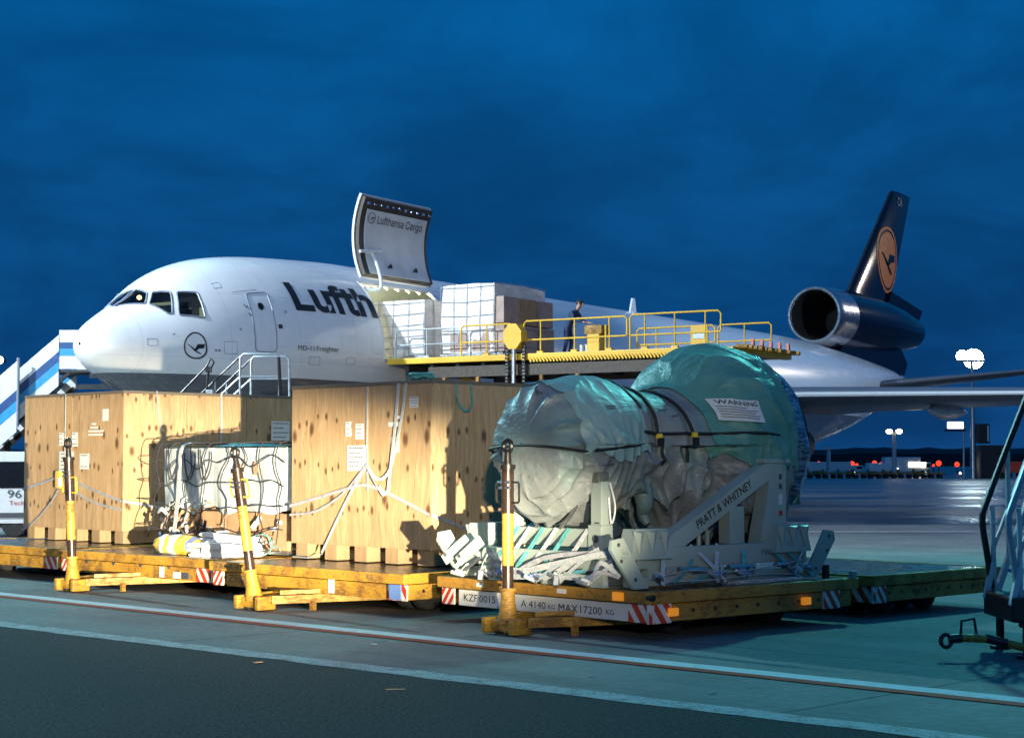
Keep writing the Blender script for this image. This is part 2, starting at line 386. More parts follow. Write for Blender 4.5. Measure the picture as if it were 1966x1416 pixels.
def thing(name, label, cat, loc=(0, 0, 0), rz=0, group=None):
    o = bpy.data.objects.new(name, None); COL.objects.link(o); o.location = loc; o.rotation_euler = (0, 0, rz); o.empty_display_size = .2
    return tag(o, label, cat, group)
def tag(o, label, cat, group=None):
    o['label'] = label; o['category'] = cat
    if group: o['group'] = group
    return o
def struct(o, kind='structure'): o['kind'] = kind; return o
def catmull(pts, k=6):
    pts = [Vector(p) for p in pts]; out = []
    for i in range(len(pts)-1):
        p0, p1, p2, p3 = pts[max(i-1, 0)], pts[i], pts[i+1], pts[min(i+2, len(pts)-1)]
        for j in range(k):
            t = j/k; out.append(.5*((2*p1)+(p2-p0)*t+(2*p0-5*p1+4*p2-p3)*t*t+(3*p1-p0-3*p2+p3)*t**3))
    out.append(pts[-1]); return out
try:
    import os
    FONT = bpy.data.fonts.load(os.path.join(bpy.utils.system_resource('DATAFILES'), 'fonts', 'Inter.woff2'))
except Exception:
    FONT = None
def text_raw(s, size=1.0, bold=0.0, align='LEFT', depth=0.0, spacing=1.0, grotesk=False):
    cu = bpy.data.curves.new('txt', 'FONT'); cu.body = s; cu.font = (FONT if grotesk and FONT else cu.font); cu.size = size; cu.offset = bold; cu.align_x = align; cu.extrude = depth
    cu.space_character = spacing; cu.resolution_u = 4
    o = bpy.data.objects.new('txt', cu); COL.objects.link(o)
    dg = bpy.context.evaluated_depsgraph_get(); me = bpy.data.meshes.new_from_object(o.evaluated_get(dg))
    bpy.data.objects.remove(o); bpy.data.curves.remove(cu); return me
def fit_text(me, x0, x1, y0, y1, cap_only=None):
    xs = [v.co.x for v in me.vertices]; ys = [v.co.y for v in me.vertices]
    a, b_, c, d = min(xs), max(xs), (min(ys) if cap_only is None else 0), max(ys)
    for v in me.vertices: v.co.x = x0+(v.co.x-a)/(b_-a)*(x1-x0); v.co.y = y0+(v.co.y-c)/(d-c)*(y1-y0)
    return me
def lettering(name, s, parent, mx, wd, ht, m, bold=.0, depth=.0):
    ws = s.split(); mes = [text_raw(q, 1, bold, depth=depth) for q in ws]
    ext = [(min(v.co.x for v in me.vertices), max(v.co.x for v in me.vertices)) for me in mes]
    tot = sum(b_-a for a, b_ in ext)+.26*(len(ws)-1); x = 0; o = None
    for me, (a, b_) in zip(mes, ext):
        fit_text(me, x/tot*wd, (x+b_-a)/tot*wd, 0, ht); me.transform(mx); o = link(name, me, m, parent); x += b_-a+.26
    return o
def frame(o, x, y):   # matrix: text x -> x dir, text y -> y dir
    x, y = Vector(x).normalized(), Vector(y).normalized(); z = x.cross(y)
    return Matrix(((x.x, y.x, z.x, o[0]), (x.y, y.y, z.y, o[1]), (x.z, y.z, z.z, o[2]), (0, 0, 0, 1)))
def copy_tree(o, parent=None):
    c = o.copy(); COL.objects.link(c); c.parent = parent
    for ch in list(o.children): copy_tree(ch, c)
    return c

# ------------------------------------------------------------------ ground
def apronf(t, b):
    p = GEO(t); x, y, z = t.sep(p)[:3]
    k = t.noise(p, .5, 8, .62); k2 = t.noise(p, 9, 6, .7); k3 = t.noise(p, 60, 3)
    # joints of the slabs (two directions along the row)
    def joint(cx, cy, per, wd, off):
        d = t.math('ADD', t.math('ADD', t.math('MULTIPLY', x, cx), t.math('MULTIPLY', y, cy)), off)
        fr = t.math('FRACT', t.math('DIVIDE', d, per)); return t.math('LESS_THAN', fr, wd/per)
    jt = t.math('MAXIMUM', joint(.707, .707, 5.0, .04, 1.1), joint(.707, -.707, 7.5, .04, 0.2))
    c = t.mix(t.mapr(k, .3, .7), (.15, .15, .145), (.26, .26, .25))
    c = t.mix(t.mapr(k2, .35, .75, 0, .4), c, (.13, .125, .115))
    # oil stains and tyre streaks along the row direction
    sv = t.comb(t.math('MULTIPLY', t.math('SUBTRACT', x, y), .10), t.math('MULTIPLY', t.math('ADD', x, y), .9), 0)
    stn = t.noise(sv, 1.0, 6, .6)
    c = t.mix(t.mapr(stn, .52, .70, 0, .55), c, (.085, .082, .078))
    sp = t.noise(p, 1.7, 6, .7)
    c = t.mix(t.mapr(sp, .60, .70, 0, .65), c, (.05, .047, .045))
    c = t.mix(t.math('MULTIPLY', jt, .8), c, (.05, .05, .048))
    # broad pavement bays far out: strips of newer, smoother and older surface
    bay = t.noise(t.comb(t.math('MULTIPLY', x, .006), t.math('MULTIPLY', y, .085), 0), 1.0, 4, .6)
    far = t.mapr(y, 32, 60)
    c = t.mix(t.math('MULTIPLY', far, t.mapr(bay, .42, .6)), c, (.06, .062, .068))
    ro = t.mapr(k2, .3, .7, .55, .8)
    ro = t.math('SUBTRACT', ro, t.math('MULTIPLY', far, t.mapr(bay, .40, .58, .12, .40)))
    P(t, b, color=c, rough=ro, spec=t.mapr(y, 26, 50, .16, .5), normal=t.bump(t.math('ADD', k2, t.math('MULTIPLY', k3, .5)), .25, .01))
M['apron'] = mat('apron_concrete', apronf)
def asphf(t, b):
    p = GEO(t); k = t.noise(p, .6, 6, .6); vo = t.new('ShaderNodeTexVoronoi'); t.l.new(p, vo.inputs['Vector']); vo.inputs['Scale'].default_value = 55
    g = t.noise(p, 34, 5, .75)
    c = t.mix(t.mapr(g, .38, .66), (.006, .008, .009), (.078, .086, .090))
    c = t.mix(t.mapr(k, .35, .7, 0, .4), c, (.045, .046, .048))
    c = t.mix(t.math('LESS_THAN', t.noise(p, 38, 2), .27), c, (.13, .14, .14))
    P(t, b, color=c, rough=.85, spec=.12, normal=t.bump(t.math('ADD', vo.outputs['Distance'], g), .9, .012))
M['asphalt'] = mat('asphalt', asphf)
def paintf(col, wear):
    def f(t, b):
        p = GEO(t); k = t.noise(p, 5, 8, .7); k2 = t.noise(p, 40, 5, .7)
        kk = t.math('ADD', t.math('MULTIPLY', k, .5), t.math('MULTIPLY', k2, .5))
        P(t, b, color=t.mix(t.mapr(kk, .60-wear, .72-wear), col, (.15, .15, .145)), rough=.7, spec=.15, normal=t.bump(k2, .3, .006))
    return f
M['line_white'] = mat('line_white', paintf((.66, .68, .67), .06)); M['line_red'] = mat('line_red', paintf((.42, .05, .022), .06))
M['strip'] = mat('edge_strip', paintf((.42, .43, .42), .12)); M['line_far'] = mat('line_far', paintf((.5, .5, .48), .1))

def quad(name, pts, z, m):
    me = bpy.data.meshes.new(name); me.from_pydata([(p[0], p[1], z) for p in pts], [], [tuple(range(len(pts)))]); return link(name, me, m)
struct(quad('apron_ground', [(-3000, -300), (3000, -300), (3000, 5000), (-3000, 5000)], 0, M['apron']))
dS = Vector((7.52, -6.925)).normalized(); nS = Vector((dS.y, -dS.x))      # edge strip; nS points to the camera side
S0 = Vector((-5.894, 19.917))
def rough_band(name, p0, d, nn, s0, s1, w0, w1, z, m, step=.25, amp=.02):
    vs, fs = [], []; k = int((s1-s0)/step)
    for i in range(k+1):
        s = s0+(s1-s0)*i/k; a = amp*noise.noise((s*1.7, w0, 3.1))+amp*.6*noise.noise((s*6, w0, 9)); b_ = amp*noise.noise((s*1.7, w1, 7.7))+amp*.6*noise.noise((s*6, w1, 2))
        for ww in (w0+a, w1+b_): q = p0+d*s+nn*ww; vs.append((q.x, q.y, z))
        if i: j = 2*i; fs.append((j-2, j-1, j+1, j))
    me = bpy.data.meshes.new(name); me.from_pydata(vs, [], fs); return link(name, me, m)
struct(rough_band('asphalt_road', S0, dS, nS, -60, 40, .12, 60, .004, M['asphalt'], .3, .03))
struct(rough_band('pavement_edge_strip', S0, dS, nS, -60, 40, -.12, .20, .008, M['strip'], .25, .045))
L0 = Vector((-7.227, 24.40)); dL = Vector((11.21, -10.9)).normalized(); nL = Vector((dL.y, -dL.x))
struct(rough_band('white_line', L0, dL, nL, -40, 40, -.17, .12, .004, M['line_white'], .25, .014))
struct(rough_band('red_line', L0, dL, nL, -40, 40, .123, .30, .008, M['line_red'], .25, .014))
# markings far out on the apron
for (y0, x0, x1, wd, sl) in ((46, 3, 60, .5, .02), (60, 5, 120, .7, -.03), (84, 0, 140, .8, .02), (130, 0, 220, 1.0, .0)):
    struct(quad('apron_marking', [(x0, y0+sl*x0), (x1, y0+sl*x1), (x1, y0+wd+sl*x1), (x0, y0+wd+sl*x0)], .004, M['line_far']))
# hill line with a far wood
def far_wood():
    vs, fs = [], []; N = 420
    for i in range(N+1):
        x = -1600+3200*i/N; h = 9.5+2.2*noise.noise((x*.01, 0, 0))+2.0*noise.noise((x*.05, 3, 0))+1.6*abs(noise.noise((x*.21, 5, 0)))
        y = 900+12*noise.noise((x*.03, 8, 0))
        vs += [(x, y, -1), (x, y+3, h*.7), (x, y+14, h), (x, y+60, h*.9), (x, y+60, -1)]
        if i:
            for j in range(4): a = 5*(i-1)+j; fs.append((a, a+5, a+6, a+1))
    me = bpy.data.meshes.new('far_wood'); me.from_pydata(vs, [], fs); o = link('far_wood', me, M['wood_far']); o['kind'] = 'stuff'; o['label'] = 'dark wood along the far edge of the airfield'; return o
far_wood()

# ------------------------------------------------------------------ aircraft
PL = thing('cargo_aircraft', 'white wide-body freighter aircraft with open cargo door and dark blue tail', 'aircraft', (-11.6, 46.0, 0), R(58))
# local axes: x aft, -y outboard to the camera side (port), z up
SEC = [(0,.02,5.06,5.04,5.02),(.12,.35,5.38,5.02,4.74),(.45,.69,5.67,5.0,4.47),(1.0,1.05,6.0,4.98,4.18),(1.7,1.43,6.40,4.95,3.88),(2.5,1.81,7.02,4.92,3.58),
(3.4,2.17,7.46,4.91,3.28),(4.6,2.50,7.79,4.94,2.94),(6.2,2.78,8.0,5.02,2.62),(8.2,2.94,8.12,5.12,2.34),(10.5,3.0,8.2,5.2,2.2),(14,3.0,8.2,5.2,2.2),(30,3.0,8.2,5.2,2.2),(40,3.0,8.2,5.2,2.2),
(44,2.96,8.19,5.26,2.26),(48,2.74,8.12,5.5,2.5),(52,2.36,7.94,5.85,3.05),(56,1.85,7.70,6.2,3.8),(60,1.22,7.42,6.5,4.85),(63.5,.6,7.18,6.7,5.95),(65,.22,7.05,6.8,6.5)]
def make_pchip(xs, ys):
    h = [xs[i+1]-xs[i] for i in range(len(xs)-1)]; d = [(ys[i+1]-ys[i])/h[i] for i in range(len(h))]; m = [0]*len(xs)
    for i in range(1, len(xs)-1):
        if d[i-1]*d[i] > 0:
            w1, w2 = 2*h[i]+h[i-1], h[i]+2*h[i-1]; m[i] = (w1+w2)/(w1/d[i-1]+w2/d[i])
    m[0] = d[0]; m[-1] = d[-1]
    def f(q):
        i = 0
        while i < len(xs)-2 and q > xs[i+1]: i += 1
        t = (q-xs[i])/h[i]
        return (2*t**3-3*t*t+1)*ys[i]+(t**3-2*t*t+t)*h[i]*m[i]+(-2*t**3+3*t*t)*ys[i+1]+(t**3-t*t)*h[i]*m[i+1]
    return f
_S = [math.sqrt(s[0]) for s in SEC]; _F = [make_pchip(_S, [s[k] for s in SEC]) for k in (1, 2, 3, 4)]
def fus(a, ph, off=0.0):
    q = math.sqrt(max(a, 0)); w_, zt, zm, zb = [f(q) for f in _F]; s = math.sin(ph)
    return Vector((a, -(w_)*math.cos(ph), zm+(zt-zm if s > 0 else zm-zb)*s)) if not off else fus(a, ph)+fnorm(a, ph)*off
def fnorm(a, ph):
    a = max(a, .004); e = .004
    da = fus(a+e, ph)-fus(a-e if a > e else 0, ph); dp = fus(a, ph+e)-fus(a, ph-e); nn = da.cross(dp)
    if nn.length < 1e-12: return Vector((-1, 0, 0))
    nn.normalize(); c = fus(a, ph)-Vector((a+.6 if a < 1 else a, 0, 5.2))
    return nn if nn.dot(c) > 0 else -nn
def rounded(poly, r=.2, k=3):   # round corners of an (a,phi) polygon, phi weighted
    out = []; N = len(poly)
    for i in range(N):
        p, a, b_ = Vector(poly[i]), Vector(poly[i-1]), Vector(poly[(i+1) % N])
        u, v = p+(a-p)*r, p+(b_-p)*r
        for j in range(k+1): t = j/k; out.append((u*(1-t)+p*t)*(1-t)+(p*(1-t)+v*t)*t)
    return [tuple(q) for q in out]
def dens(poly, k=4):
    out = []
    for i in range(len(poly)):
        a, b_ = Vector(poly[i]), Vector(poly[(i+1) % len(poly)])
        for j in range(k): out.append(tuple(a.lerp(b_, j/k)))
    return out
PANE = [[(2.05, 1.545), (2.008, 1.24), (1.697, 1.033), (1.20, 1.545)],
        [(2.077, 1.175), (2.391, .953), (2.114, .593), (2.006, .625), (1.767, .984)],
        [(2.513, .906), (3.007, .782), (2.929, .412), (2.247, .533)]]
DA0, DA1, DP0, DP1 = 9.70, 13.55, -.075, .86
holes = []
for pz in PANE:
    rp = rounded(pz, .10, 2); holes.append(dens(rp, 2)); holes.append(dens([(a, math.pi-p) for a, p in rp], 2))
cargo_hole = dens([(DA0, DP0), (DA1, DP0), (DA1, DP1), (DA0, DP1)], 14); holes.append(cargo_hole)
def inside(pt, poly):
    x, y = pt; c = False; j = len(poly)-1
    for i in range(len(poly)):
        xi, yi = poly[i]; xj, yj = poly[j]
        if (yi > y) != (yj > y) and x < (xj-xi)*(y-yi)/(yj-yi)+xi: c = not c
        j = i
    return c
def fuselage():
    SA, SP = 4.0, 1.3
    tosp = lambda a, p: Vector((math.sqrt(a)*SA, p*SP)); top = lambda q: ((q[0]/SA)**2, q[1]/SP)
    A = [(i/92.0)**2*65 for i in range(93)]; Pn = [-math.pi/2+2*math.pi*j/88 for j in range(89)]
    hp = [[tosp(*q) for q in h] for h in holes]
    vs, es = [], []
    def near(q):
        for h in hp:
            for k_ in h:
                if abs(k_.x-q.x) < .05 and abs(k_.y-q.y) < .02: return True
        return False
    for a in A[1:]:
        for p in Pn:
            q = tosp(a, p)
            if not near(q): vs.append(q)
    for p in Pn: vs.append(tosp(.0006, p))
    for h in hp:
        k = len(vs); vs += h; es += [(k+i, k+(i+1) % len(h)) for i in range(len(h))]
    V, _, Fc, *_r = delaunay_2d_cdt(vs, es, [], 0, 1e-5)
    tri = []
    for f in Fc:
        c = sum((V[i] for i in f), Vector((0, 0)))/len(f)
        if any(inside((c.x, c.y), [(q.x, q.y) for q in h]) for h in hp if abs(h[0].x-c.x) < 6): continue
        tri.append(tuple(f))
    pr = [top(q) for q in V]; pts = [fus(a, p) for a, p in pr]; nr = [fnorm(a, p) for a, p in pr]
    me = bpy.data.meshes.new('fuselage')
    fx = []
    for f in tri:
        a, b_, c = (pts[i] for i in f); nn = (b_-a).cross(c-a)
        fx.append(f if nn.dot(nr[f[0]]) >= 0 else f[::-1])
    me.from_pydata([tuple(p) for p in pts], [], fx)
    me.polygons.foreach_set('use_smooth', [True]*len(me.polygons))
    me.normals_split_custom_set_from_vertices([tuple(q) for q in nr])
    return link('fuselage', me, M['fus'], PL)
FUS = fuselage()
def surf_poly(name, poly, m, parent, off=.012, k=4, label=None):   # flat patch following the skin
    pp = dens(poly, k); V, _, Fc, *_r = delaunay_2d_cdt([Vector((a, p*2)) for a, p in pp], [(i, (i+1) % len(pp)) for i in range(len(pp))], [], 1, 1e-6)
    me = bpy.data.meshes.new(name); me.from_pydata([tuple(fus(q.x, q.y/2, off)) for q in V], [], [tuple(f) for f in Fc]); return link(name, me, m, parent, False, label)
def surf_tube(name, poly, r, m, parent, off=.0, closed=True, k=3):
    pp = dens(poly, k) if closed else [tuple(Vector(poly[i]).lerp(Vector(poly[i+1]), j/k)) for i in range(len(poly)-1) for j in range(k)]+[poly[-1]]
    return MB().tube([fus(a, p, off) for a, p in pp], r, 5, not closed, closed).build(name, m, parent, True)
for i, pz in enumerate(PANE):
    for mir in (0, 1):
        rp = rounded(pz, .10, 2); rp = [(a, math.pi-p) for a, p in rp] if mir else rp
        g = surf_poly('cockpit_window', rp, M['glass'], PL, -.02, 2)
        surf_tube('window_frame', rp, .028, M['frame_grey'], g, .0, True, 2)
# cockpit behind the glass
def bulkhead(nm, a, m, k=.93): MB().add([tuple(Vector((a, 0, 5.2))+(fus(a, 6.2832*i/40)-Vector((a, 0, 5.2)))*k) for i in range(40)], [tuple(range(40))]).build(nm, M[m], PL)
bulkhead('cockpit_bulkhead', 3.5, 'frame_grey')
MB().box((2.75, 0, 5.15), (1.3, 2.2, .08)).build('cockpit_floor', M['black'], PL)
MB().box((1.95, 0, 5.62), (.35, 1.5, .28), bev=.08).build('instrument_panel', M['black'], PL)
for s_ in (-1, 1):
    st = MB().box((2.72, s_*1.2, 5.75), (.16, .55, .75), bev=.07).build('pilot_seat', M['black'], PL, True)
    MB().box((2.74, s_*1.2, 6.22), (.10, .3, .2), bev=.04).build('headrest', M['black'], st, True)
MB().box((3.3, -1.45, 5.95), (.05, .34, .5)).build('lit_panel', M['panel_glow'], PL)
MB().box((3.3, -.85, 6.0), (.05, .16, .4)).build('lit_panel', M['panel_glow'], PL)
MB().box((2.9, -.35, 6.32), (.3, .8, .05)).build('lit_panel', M['panel_glow'], PL)
ico = MB().lathe([(-.07, .01), (-.05, .05), (0, .07), (.05, .05), (.07, .01)], 12); 
wl = ico.build('cockpit_lamp', M['warm_lamp'], PL, True); wl.location = fus(1.93, 1.44, -.16)
# wiper
MB().tube([fus(1.22, 1.5, .03), fus(1.5, 1.42, .05), fus(1.95, 1.48, .04)], .015, 5).build('wiper', M['black'], PL)
# passenger door outline, porthole, marks
DOOR = rounded([(4.42, .655), (5.20, .655), (5.06, .012), (4.32, .02)], .12, 3)
dseam = surf_tube('crew_door', DOOR, .018, M['frame_grey'], PL, .0, True, 4)
ring = [(4.77+.085*math.cos(t), .491+.036*math.sin(t)) for t in [2*math.pi*i/14 for i in range(14)]]
pg = surf_poly('porthole', ring, M['glass_dark'], PL, .012, 1); surf_tube('porthole_rim', ring, .02, M['black'], pg, .01, True, 1)
surf_poly('vent_mark', [(5.21, .291), (5.36, .29), (5.36, .247), (5.21, .247)], M['door_edge'], PL, .012, 2)
surf_poly('door_sill_plate', [(4.0, .69), (4.9, .695), (4.9, .688), (4.0, .683)], M['frame_grey'], PL, .012, 4)
MB().tube([fus(4.2, .52, .02), fus(4.25, .47, .05), fus(4.3, .50, .04)], .02, 5).build('probe', M['bare'], PL)
MB().tube([fus(4.28, .42, .02), fus(4.32, .38, .05)], .02, 5).build('probe', M['bare'], PL)
for (a0, a1, p0, p1) in ((3.35, 3.75, -.02, .12), (3.55, 3.8, .78, .86), (6.3, 6.75, -.14, -.04), (1.3, 1.55, .05, .2), (7.9, 8.3, -.12, -.05)):
    surf_tube('access_hatch', rounded([(a0, p1), (a1, p1), (a1, p0), (a0, p0)], .12, 2), .007, M['frame_grey'], PL, .0, True, 3)
for (a0, p0) in ((3.1, .02), (3.2, .02), (3.9, .25), (5.6, .42), (2.0, .25)):
    surf_poly('static_port', [(a0+.035*math.cos(q), p0+.014*math.sin(q)) for q in [6.2832*i/10 for i in range(10)]], M['frame_grey'], PL, .012, 1)
# lettering wrapped round the fuselage
def wrap_text(name, s, a0, a1, p0, p1, hrad, parent, m, bold=.0, lift=0):
    me = fit_text(text_raw(s, 1, bold, grotesk=bold > .02), 0, 1, 0, 1, True); bm = bmesh.new(); bm.from_mesh(me)
    for ax, kk in ((0, 24), (1, 8)):
        for i in range(-3, kk+1):
            co = Vector((i/kk, 0, 0)) if ax == 0 else Vector((0, i/kk, 0)); no = Vector((1, 0, 0)) if ax == 0 else Vector((0, 1, 0))
            bmesh.ops.bisect_plane(bm, geom=bm.verts[:]+bm.edges[:]+bm.faces[:], plane_co=co, plane_no=no, dist=1e-6)
    bmesh.ops.triangulate(bm, faces=bm.faces[:])
    for v in bm.verts:
        a = a0+(a1-a0)*v.co.x; p = p0+(p1-p0)*v.co.x+hrad*v.co.y; v.co = fus(a, p, .014)
    bm.to_mesh(me); bm.free(); return link(name, me, m, parent)
wrap_text('airline_lettering', 'Lufth', 6.05, 9.66, .455, .39, .345, PL, M['ink_black'], .030)
wrap_text('airline_lettering', 'sa', 13.75, 15.6, .335, .30, .255, PL, M['ink_black'], .030)
wrap_text('type_lettering', 'MD-11', 5.855, 6.50, .030, .0235, .048, PL, M['ink_black'], .0); wrap_text('type_lettering', 'Freighter', 6.60, 7.56, .0225, .012, .050, PL, M['ink_black'], .0)
BIRD1 = [(-.80, .22), (-.62, .20), (-.36, .06), (-.1, -.12), (.15, -.27), (.47, -.44), (.45, -.52), (.2, -.44), (-.2, -.2), (-.5, .06)]
BIRD2 = [(-.12, -.16), (.02, .02), (.17, .22), (.84, .22), (.80, .1), (.72, -.03), (.28, -.07), (.02, -.22)]
def logo_nose():
    c0, rx, ry = (2.54, .045), .30, .195
    mp = lambda x, y: (c0[0]+x*rx, c0[1]+y*ry)
    r0 = surf_tube('crane_emblem', [mp(math.cos(2*math.pi*i/48), math.sin(2*math.pi*i/48)) for i in range(48)], .022, M['ink_black'], PL, .004, True, 1)
    surf_poly('crane_body', [mp(*q) for q in BIRD1], M['ink_black'], r0, .02, 3); surf_poly('crane_wing', [mp(*q) for q in BIRD2], M['ink_black'], r0, .018, 3)
logo_nose()
MB().prism([(0, 0), (.55, 0), (.42, .62), (.22, .62)], (-.04, .04)).build('blade_antenna', M['aircraft_lgrey'], PL).location = fus(30.6, 1.45)-Vector((0, 0, .05))
# cargo bay seen through the opening
def bay():
    mb = MB(); A = [7.0+i*.5 for i in range(27)]; Pp = [-.12+i*(math.pi+.24)/36 for i in range(37)]; vs, fs = [], []
    for a in A:
        for p in Pp: q = fus(a, p); c = Vector((a, 0, 5.2)); vs.append(tuple(c+(q-c)*.945))
    for i in range(len(A)-1):
        for j in range(36):
            a = (A[i]+A[i+1])/2; p = (Pp[j]+Pp[j+1])/2
            if DA0-.3 < a < DA1+.3 and p < DP1+.02: continue
            k = i*37+j; fs.append((k, k+1, k+38, k+37))
    mb.add(vs, fs).build('bay_lining', M['lining'], PL)
    MB().box((13.5, 0, 4.93), (13, 5.6, .1)).build('bay_floor', M['dark_steel'], PL)
    bulkhead('bay_bulkhead', 7.0, 'lining', .94); bulkhead('bay_bulkhead', 20.0, 'lining', .94)
    for i in range(9):
        a = 9.2+i*.6; MB().tube([Vector((a, 0, 5.2))+(fus(a, p)-Vector((a, 0, 5.2)))*.93 for p in [.9+j*.1 for j in range(14)]], .035, 4).build('bay_frame', M['lining'], PL)
    for i in range(3): 
        MB().box((9.6+i*1.7, -.6, 7.72), (.9, .12, .05)).build('bay_light', M['white_glow'], PL)
bay()
for i in range(2):
    q = Matrix.Translation(PL.location) @ Matrix.Rotation(R(58), 4, 'Z') @ Vector((10.6+i*1.9, -1.0, 7.45))
    lamp('POINT', 'cargo_bay_lamp', q, q-Vector((0, 0, 1)), 520, (1.0, .96, .74), .25)
MB().tube([fus(a, p, -.02) for a, p in cargo_hole], .045, 5, False, True).build('door_frame', M['aircraft_lgrey'], PL, True)
# open cargo door: the same arc of skin, swung up about its upper edge
def cargo_door():
    H = fus((DA0+DA1)/2, DP1, .05); ang = R(158)
    def sw(p): # rotate about axis x through hinge
        q = p-Vector((p.x, H.y, H.z)); c, s = math.cos(ang), math.sin(ang)
        # outward is -y: swing up
        return Vector((p.x, H.y+q.y*c+q.z*s, H.z-q.y*s+q.z*c))
    def shell(k0, k1, a0, a1, p0, p1, na=8, npn=18):
        vs, fs = [], []
        for k in (k0, k1):
            for i in range(na+1):
                for j in range(npn+1):
                    a = a0+(a1-a0)*i/na; p = p0+(p1-p0)*j/npn; q = fus(a, p); c = Vector((a, 0, 5.2)); vs.append(tuple(sw(c+(q-c)*k)))
        n1 = (na+1)*(npn+1); W_ = npn+1
        for i in range(na):
            for j in range(npn):
                k = i*W_+j; fs.append((k, k+1, k+W_+1, k+W_)); fs.append((n1+k, n1+k+W_, n1+k+W_+1, n1+k+1))
        for i in range(na): 
            for j in (0, npn): k = i*W_+j; fs.append((k, k+W_, n1+k+W_, n1+k))
        for j in range(npn):
            for i in (0, na): k = i*W_+j; fs.append((k, k+1, n1+k+1, n1+k))
        return MB().add(vs, fs)
    d = shell(.975, 1.004, DA0+.02, DA1-.02, DP0, DP1-.02).build('cargo_door', M['aircraft_lgrey'], PL, True)
    shell(.925, .974, DA0+.08, DA1-.08, DP0+.02, DP1-.03).build('door_edge_frame', M['door_edge'], d, True)
    shell(.915, .924, DA0+.34, DA1-.26, DP0+.14, DP1-.04).build('door_lining', M['door_lining'], d, True)
    # latches along the free edge
    for i in range(11):
        a = DA0+.3+i*.33; q = fus(a, DP0+.075); c = Vector((a, 0, 5.2)); q = sw(c+(q-c)*.918)
        MB().box(q, (.10, .07, .09), bev=.02).build('door_latch', M['bare'] if i % 3 else M['blue_plate'], d)
    for (fa, fp) in ((.36, .76), (.72, .74)):
        a = DA0+(DA1-DA0)*fa; q = fus(a, DP1-.14); c = Vector((a, 0, 5.2)); q = sw(c+(q-c)*.905)
        MB().tube([q, q+Vector((.08, -.03, .10)), q+Vector((.14, -.02, .0))], .04, 6).build('door_handle', M['black'], d)
    # lettering on the lining (reads upright when open)
    Rin = .912
    def lay(me):
        for v in me.vertices:
            a = DA0+.12+v.co.x; p = DP0+.17+ (-(v.co.y))/3.0; q = fus(a, p); c = Vector((a, 0, 5.2)); v.co = sw(c+(q-c)*Rin)
        return me
    for wd_, x0, x1, yb in (('Lufthansa', .82, 2.22, -.06), ('Cargo', 2.34, 3.25, -.06)):
        me = fit_text(text_raw(wd_, 1, .006, grotesk=True), x0, x1, -.34, yb, True); bm = bmesh.new(); bm.from_mesh(me)
        for i in range(-3, 9): bmesh.ops.bisect_plane(bm, geom=bm.verts[:]+bm.edges[:]+bm.faces[:], plane_co=Vector((0, -.36+i*.04, 0)), plane_no=Vector((0, 1, 0)), dist=1e-6)
        bm.to_mesh(me); bm.free(); link('cargo_lettering', lay(me), M['ink_black'], d)
    for nm, pol in (('crane_body', BIRD1), ('crane_wing', BIRD2)):
        me = bpy.data.meshes.new(nm); me.from_pydata([(.5+x*.17, -.19+y*.17, 0) for x, y in pol], [], [tuple(range(len(pol)))]); link(nm, lay(me), M['ink_black'], d)
    rg = []
    for i in range(25):
        t = 2*math.pi*i/24; a = DA0+.12+.5+.18*math.cos(t); p = DP0+.17-(-.19+.18*math.sin(t))/3.0; q = fus(a, p); c = Vector((a, 0, 5.2)); rg.append(sw(c+(q-c)*Rin))
    MB().tube(rg[:-1], .012, 4, False, True).build('emblem_ring', M['ink_black'], d)
    # actuator arm at the front corner
    q0 = fus(DA0+.1, DP1-.05, -.12); q1 = sw(fus(DA0+.35, DP1-.3, -.2))
    MB().tube(catmull([q0, q0+Vector((.35, -.55, .0)), q1+Vector((.25, -.18, -.1)), q1], 5), .06, 8).build('door_actuator', M['stair_white'], d, True)
    MB().tube([q1+Vector((-.3, -.05, 0)), q1+Vector((.6, -.2, .1))], .05, 8).build('door_actuator', M['stair_white'], d, True)
cargo_door()
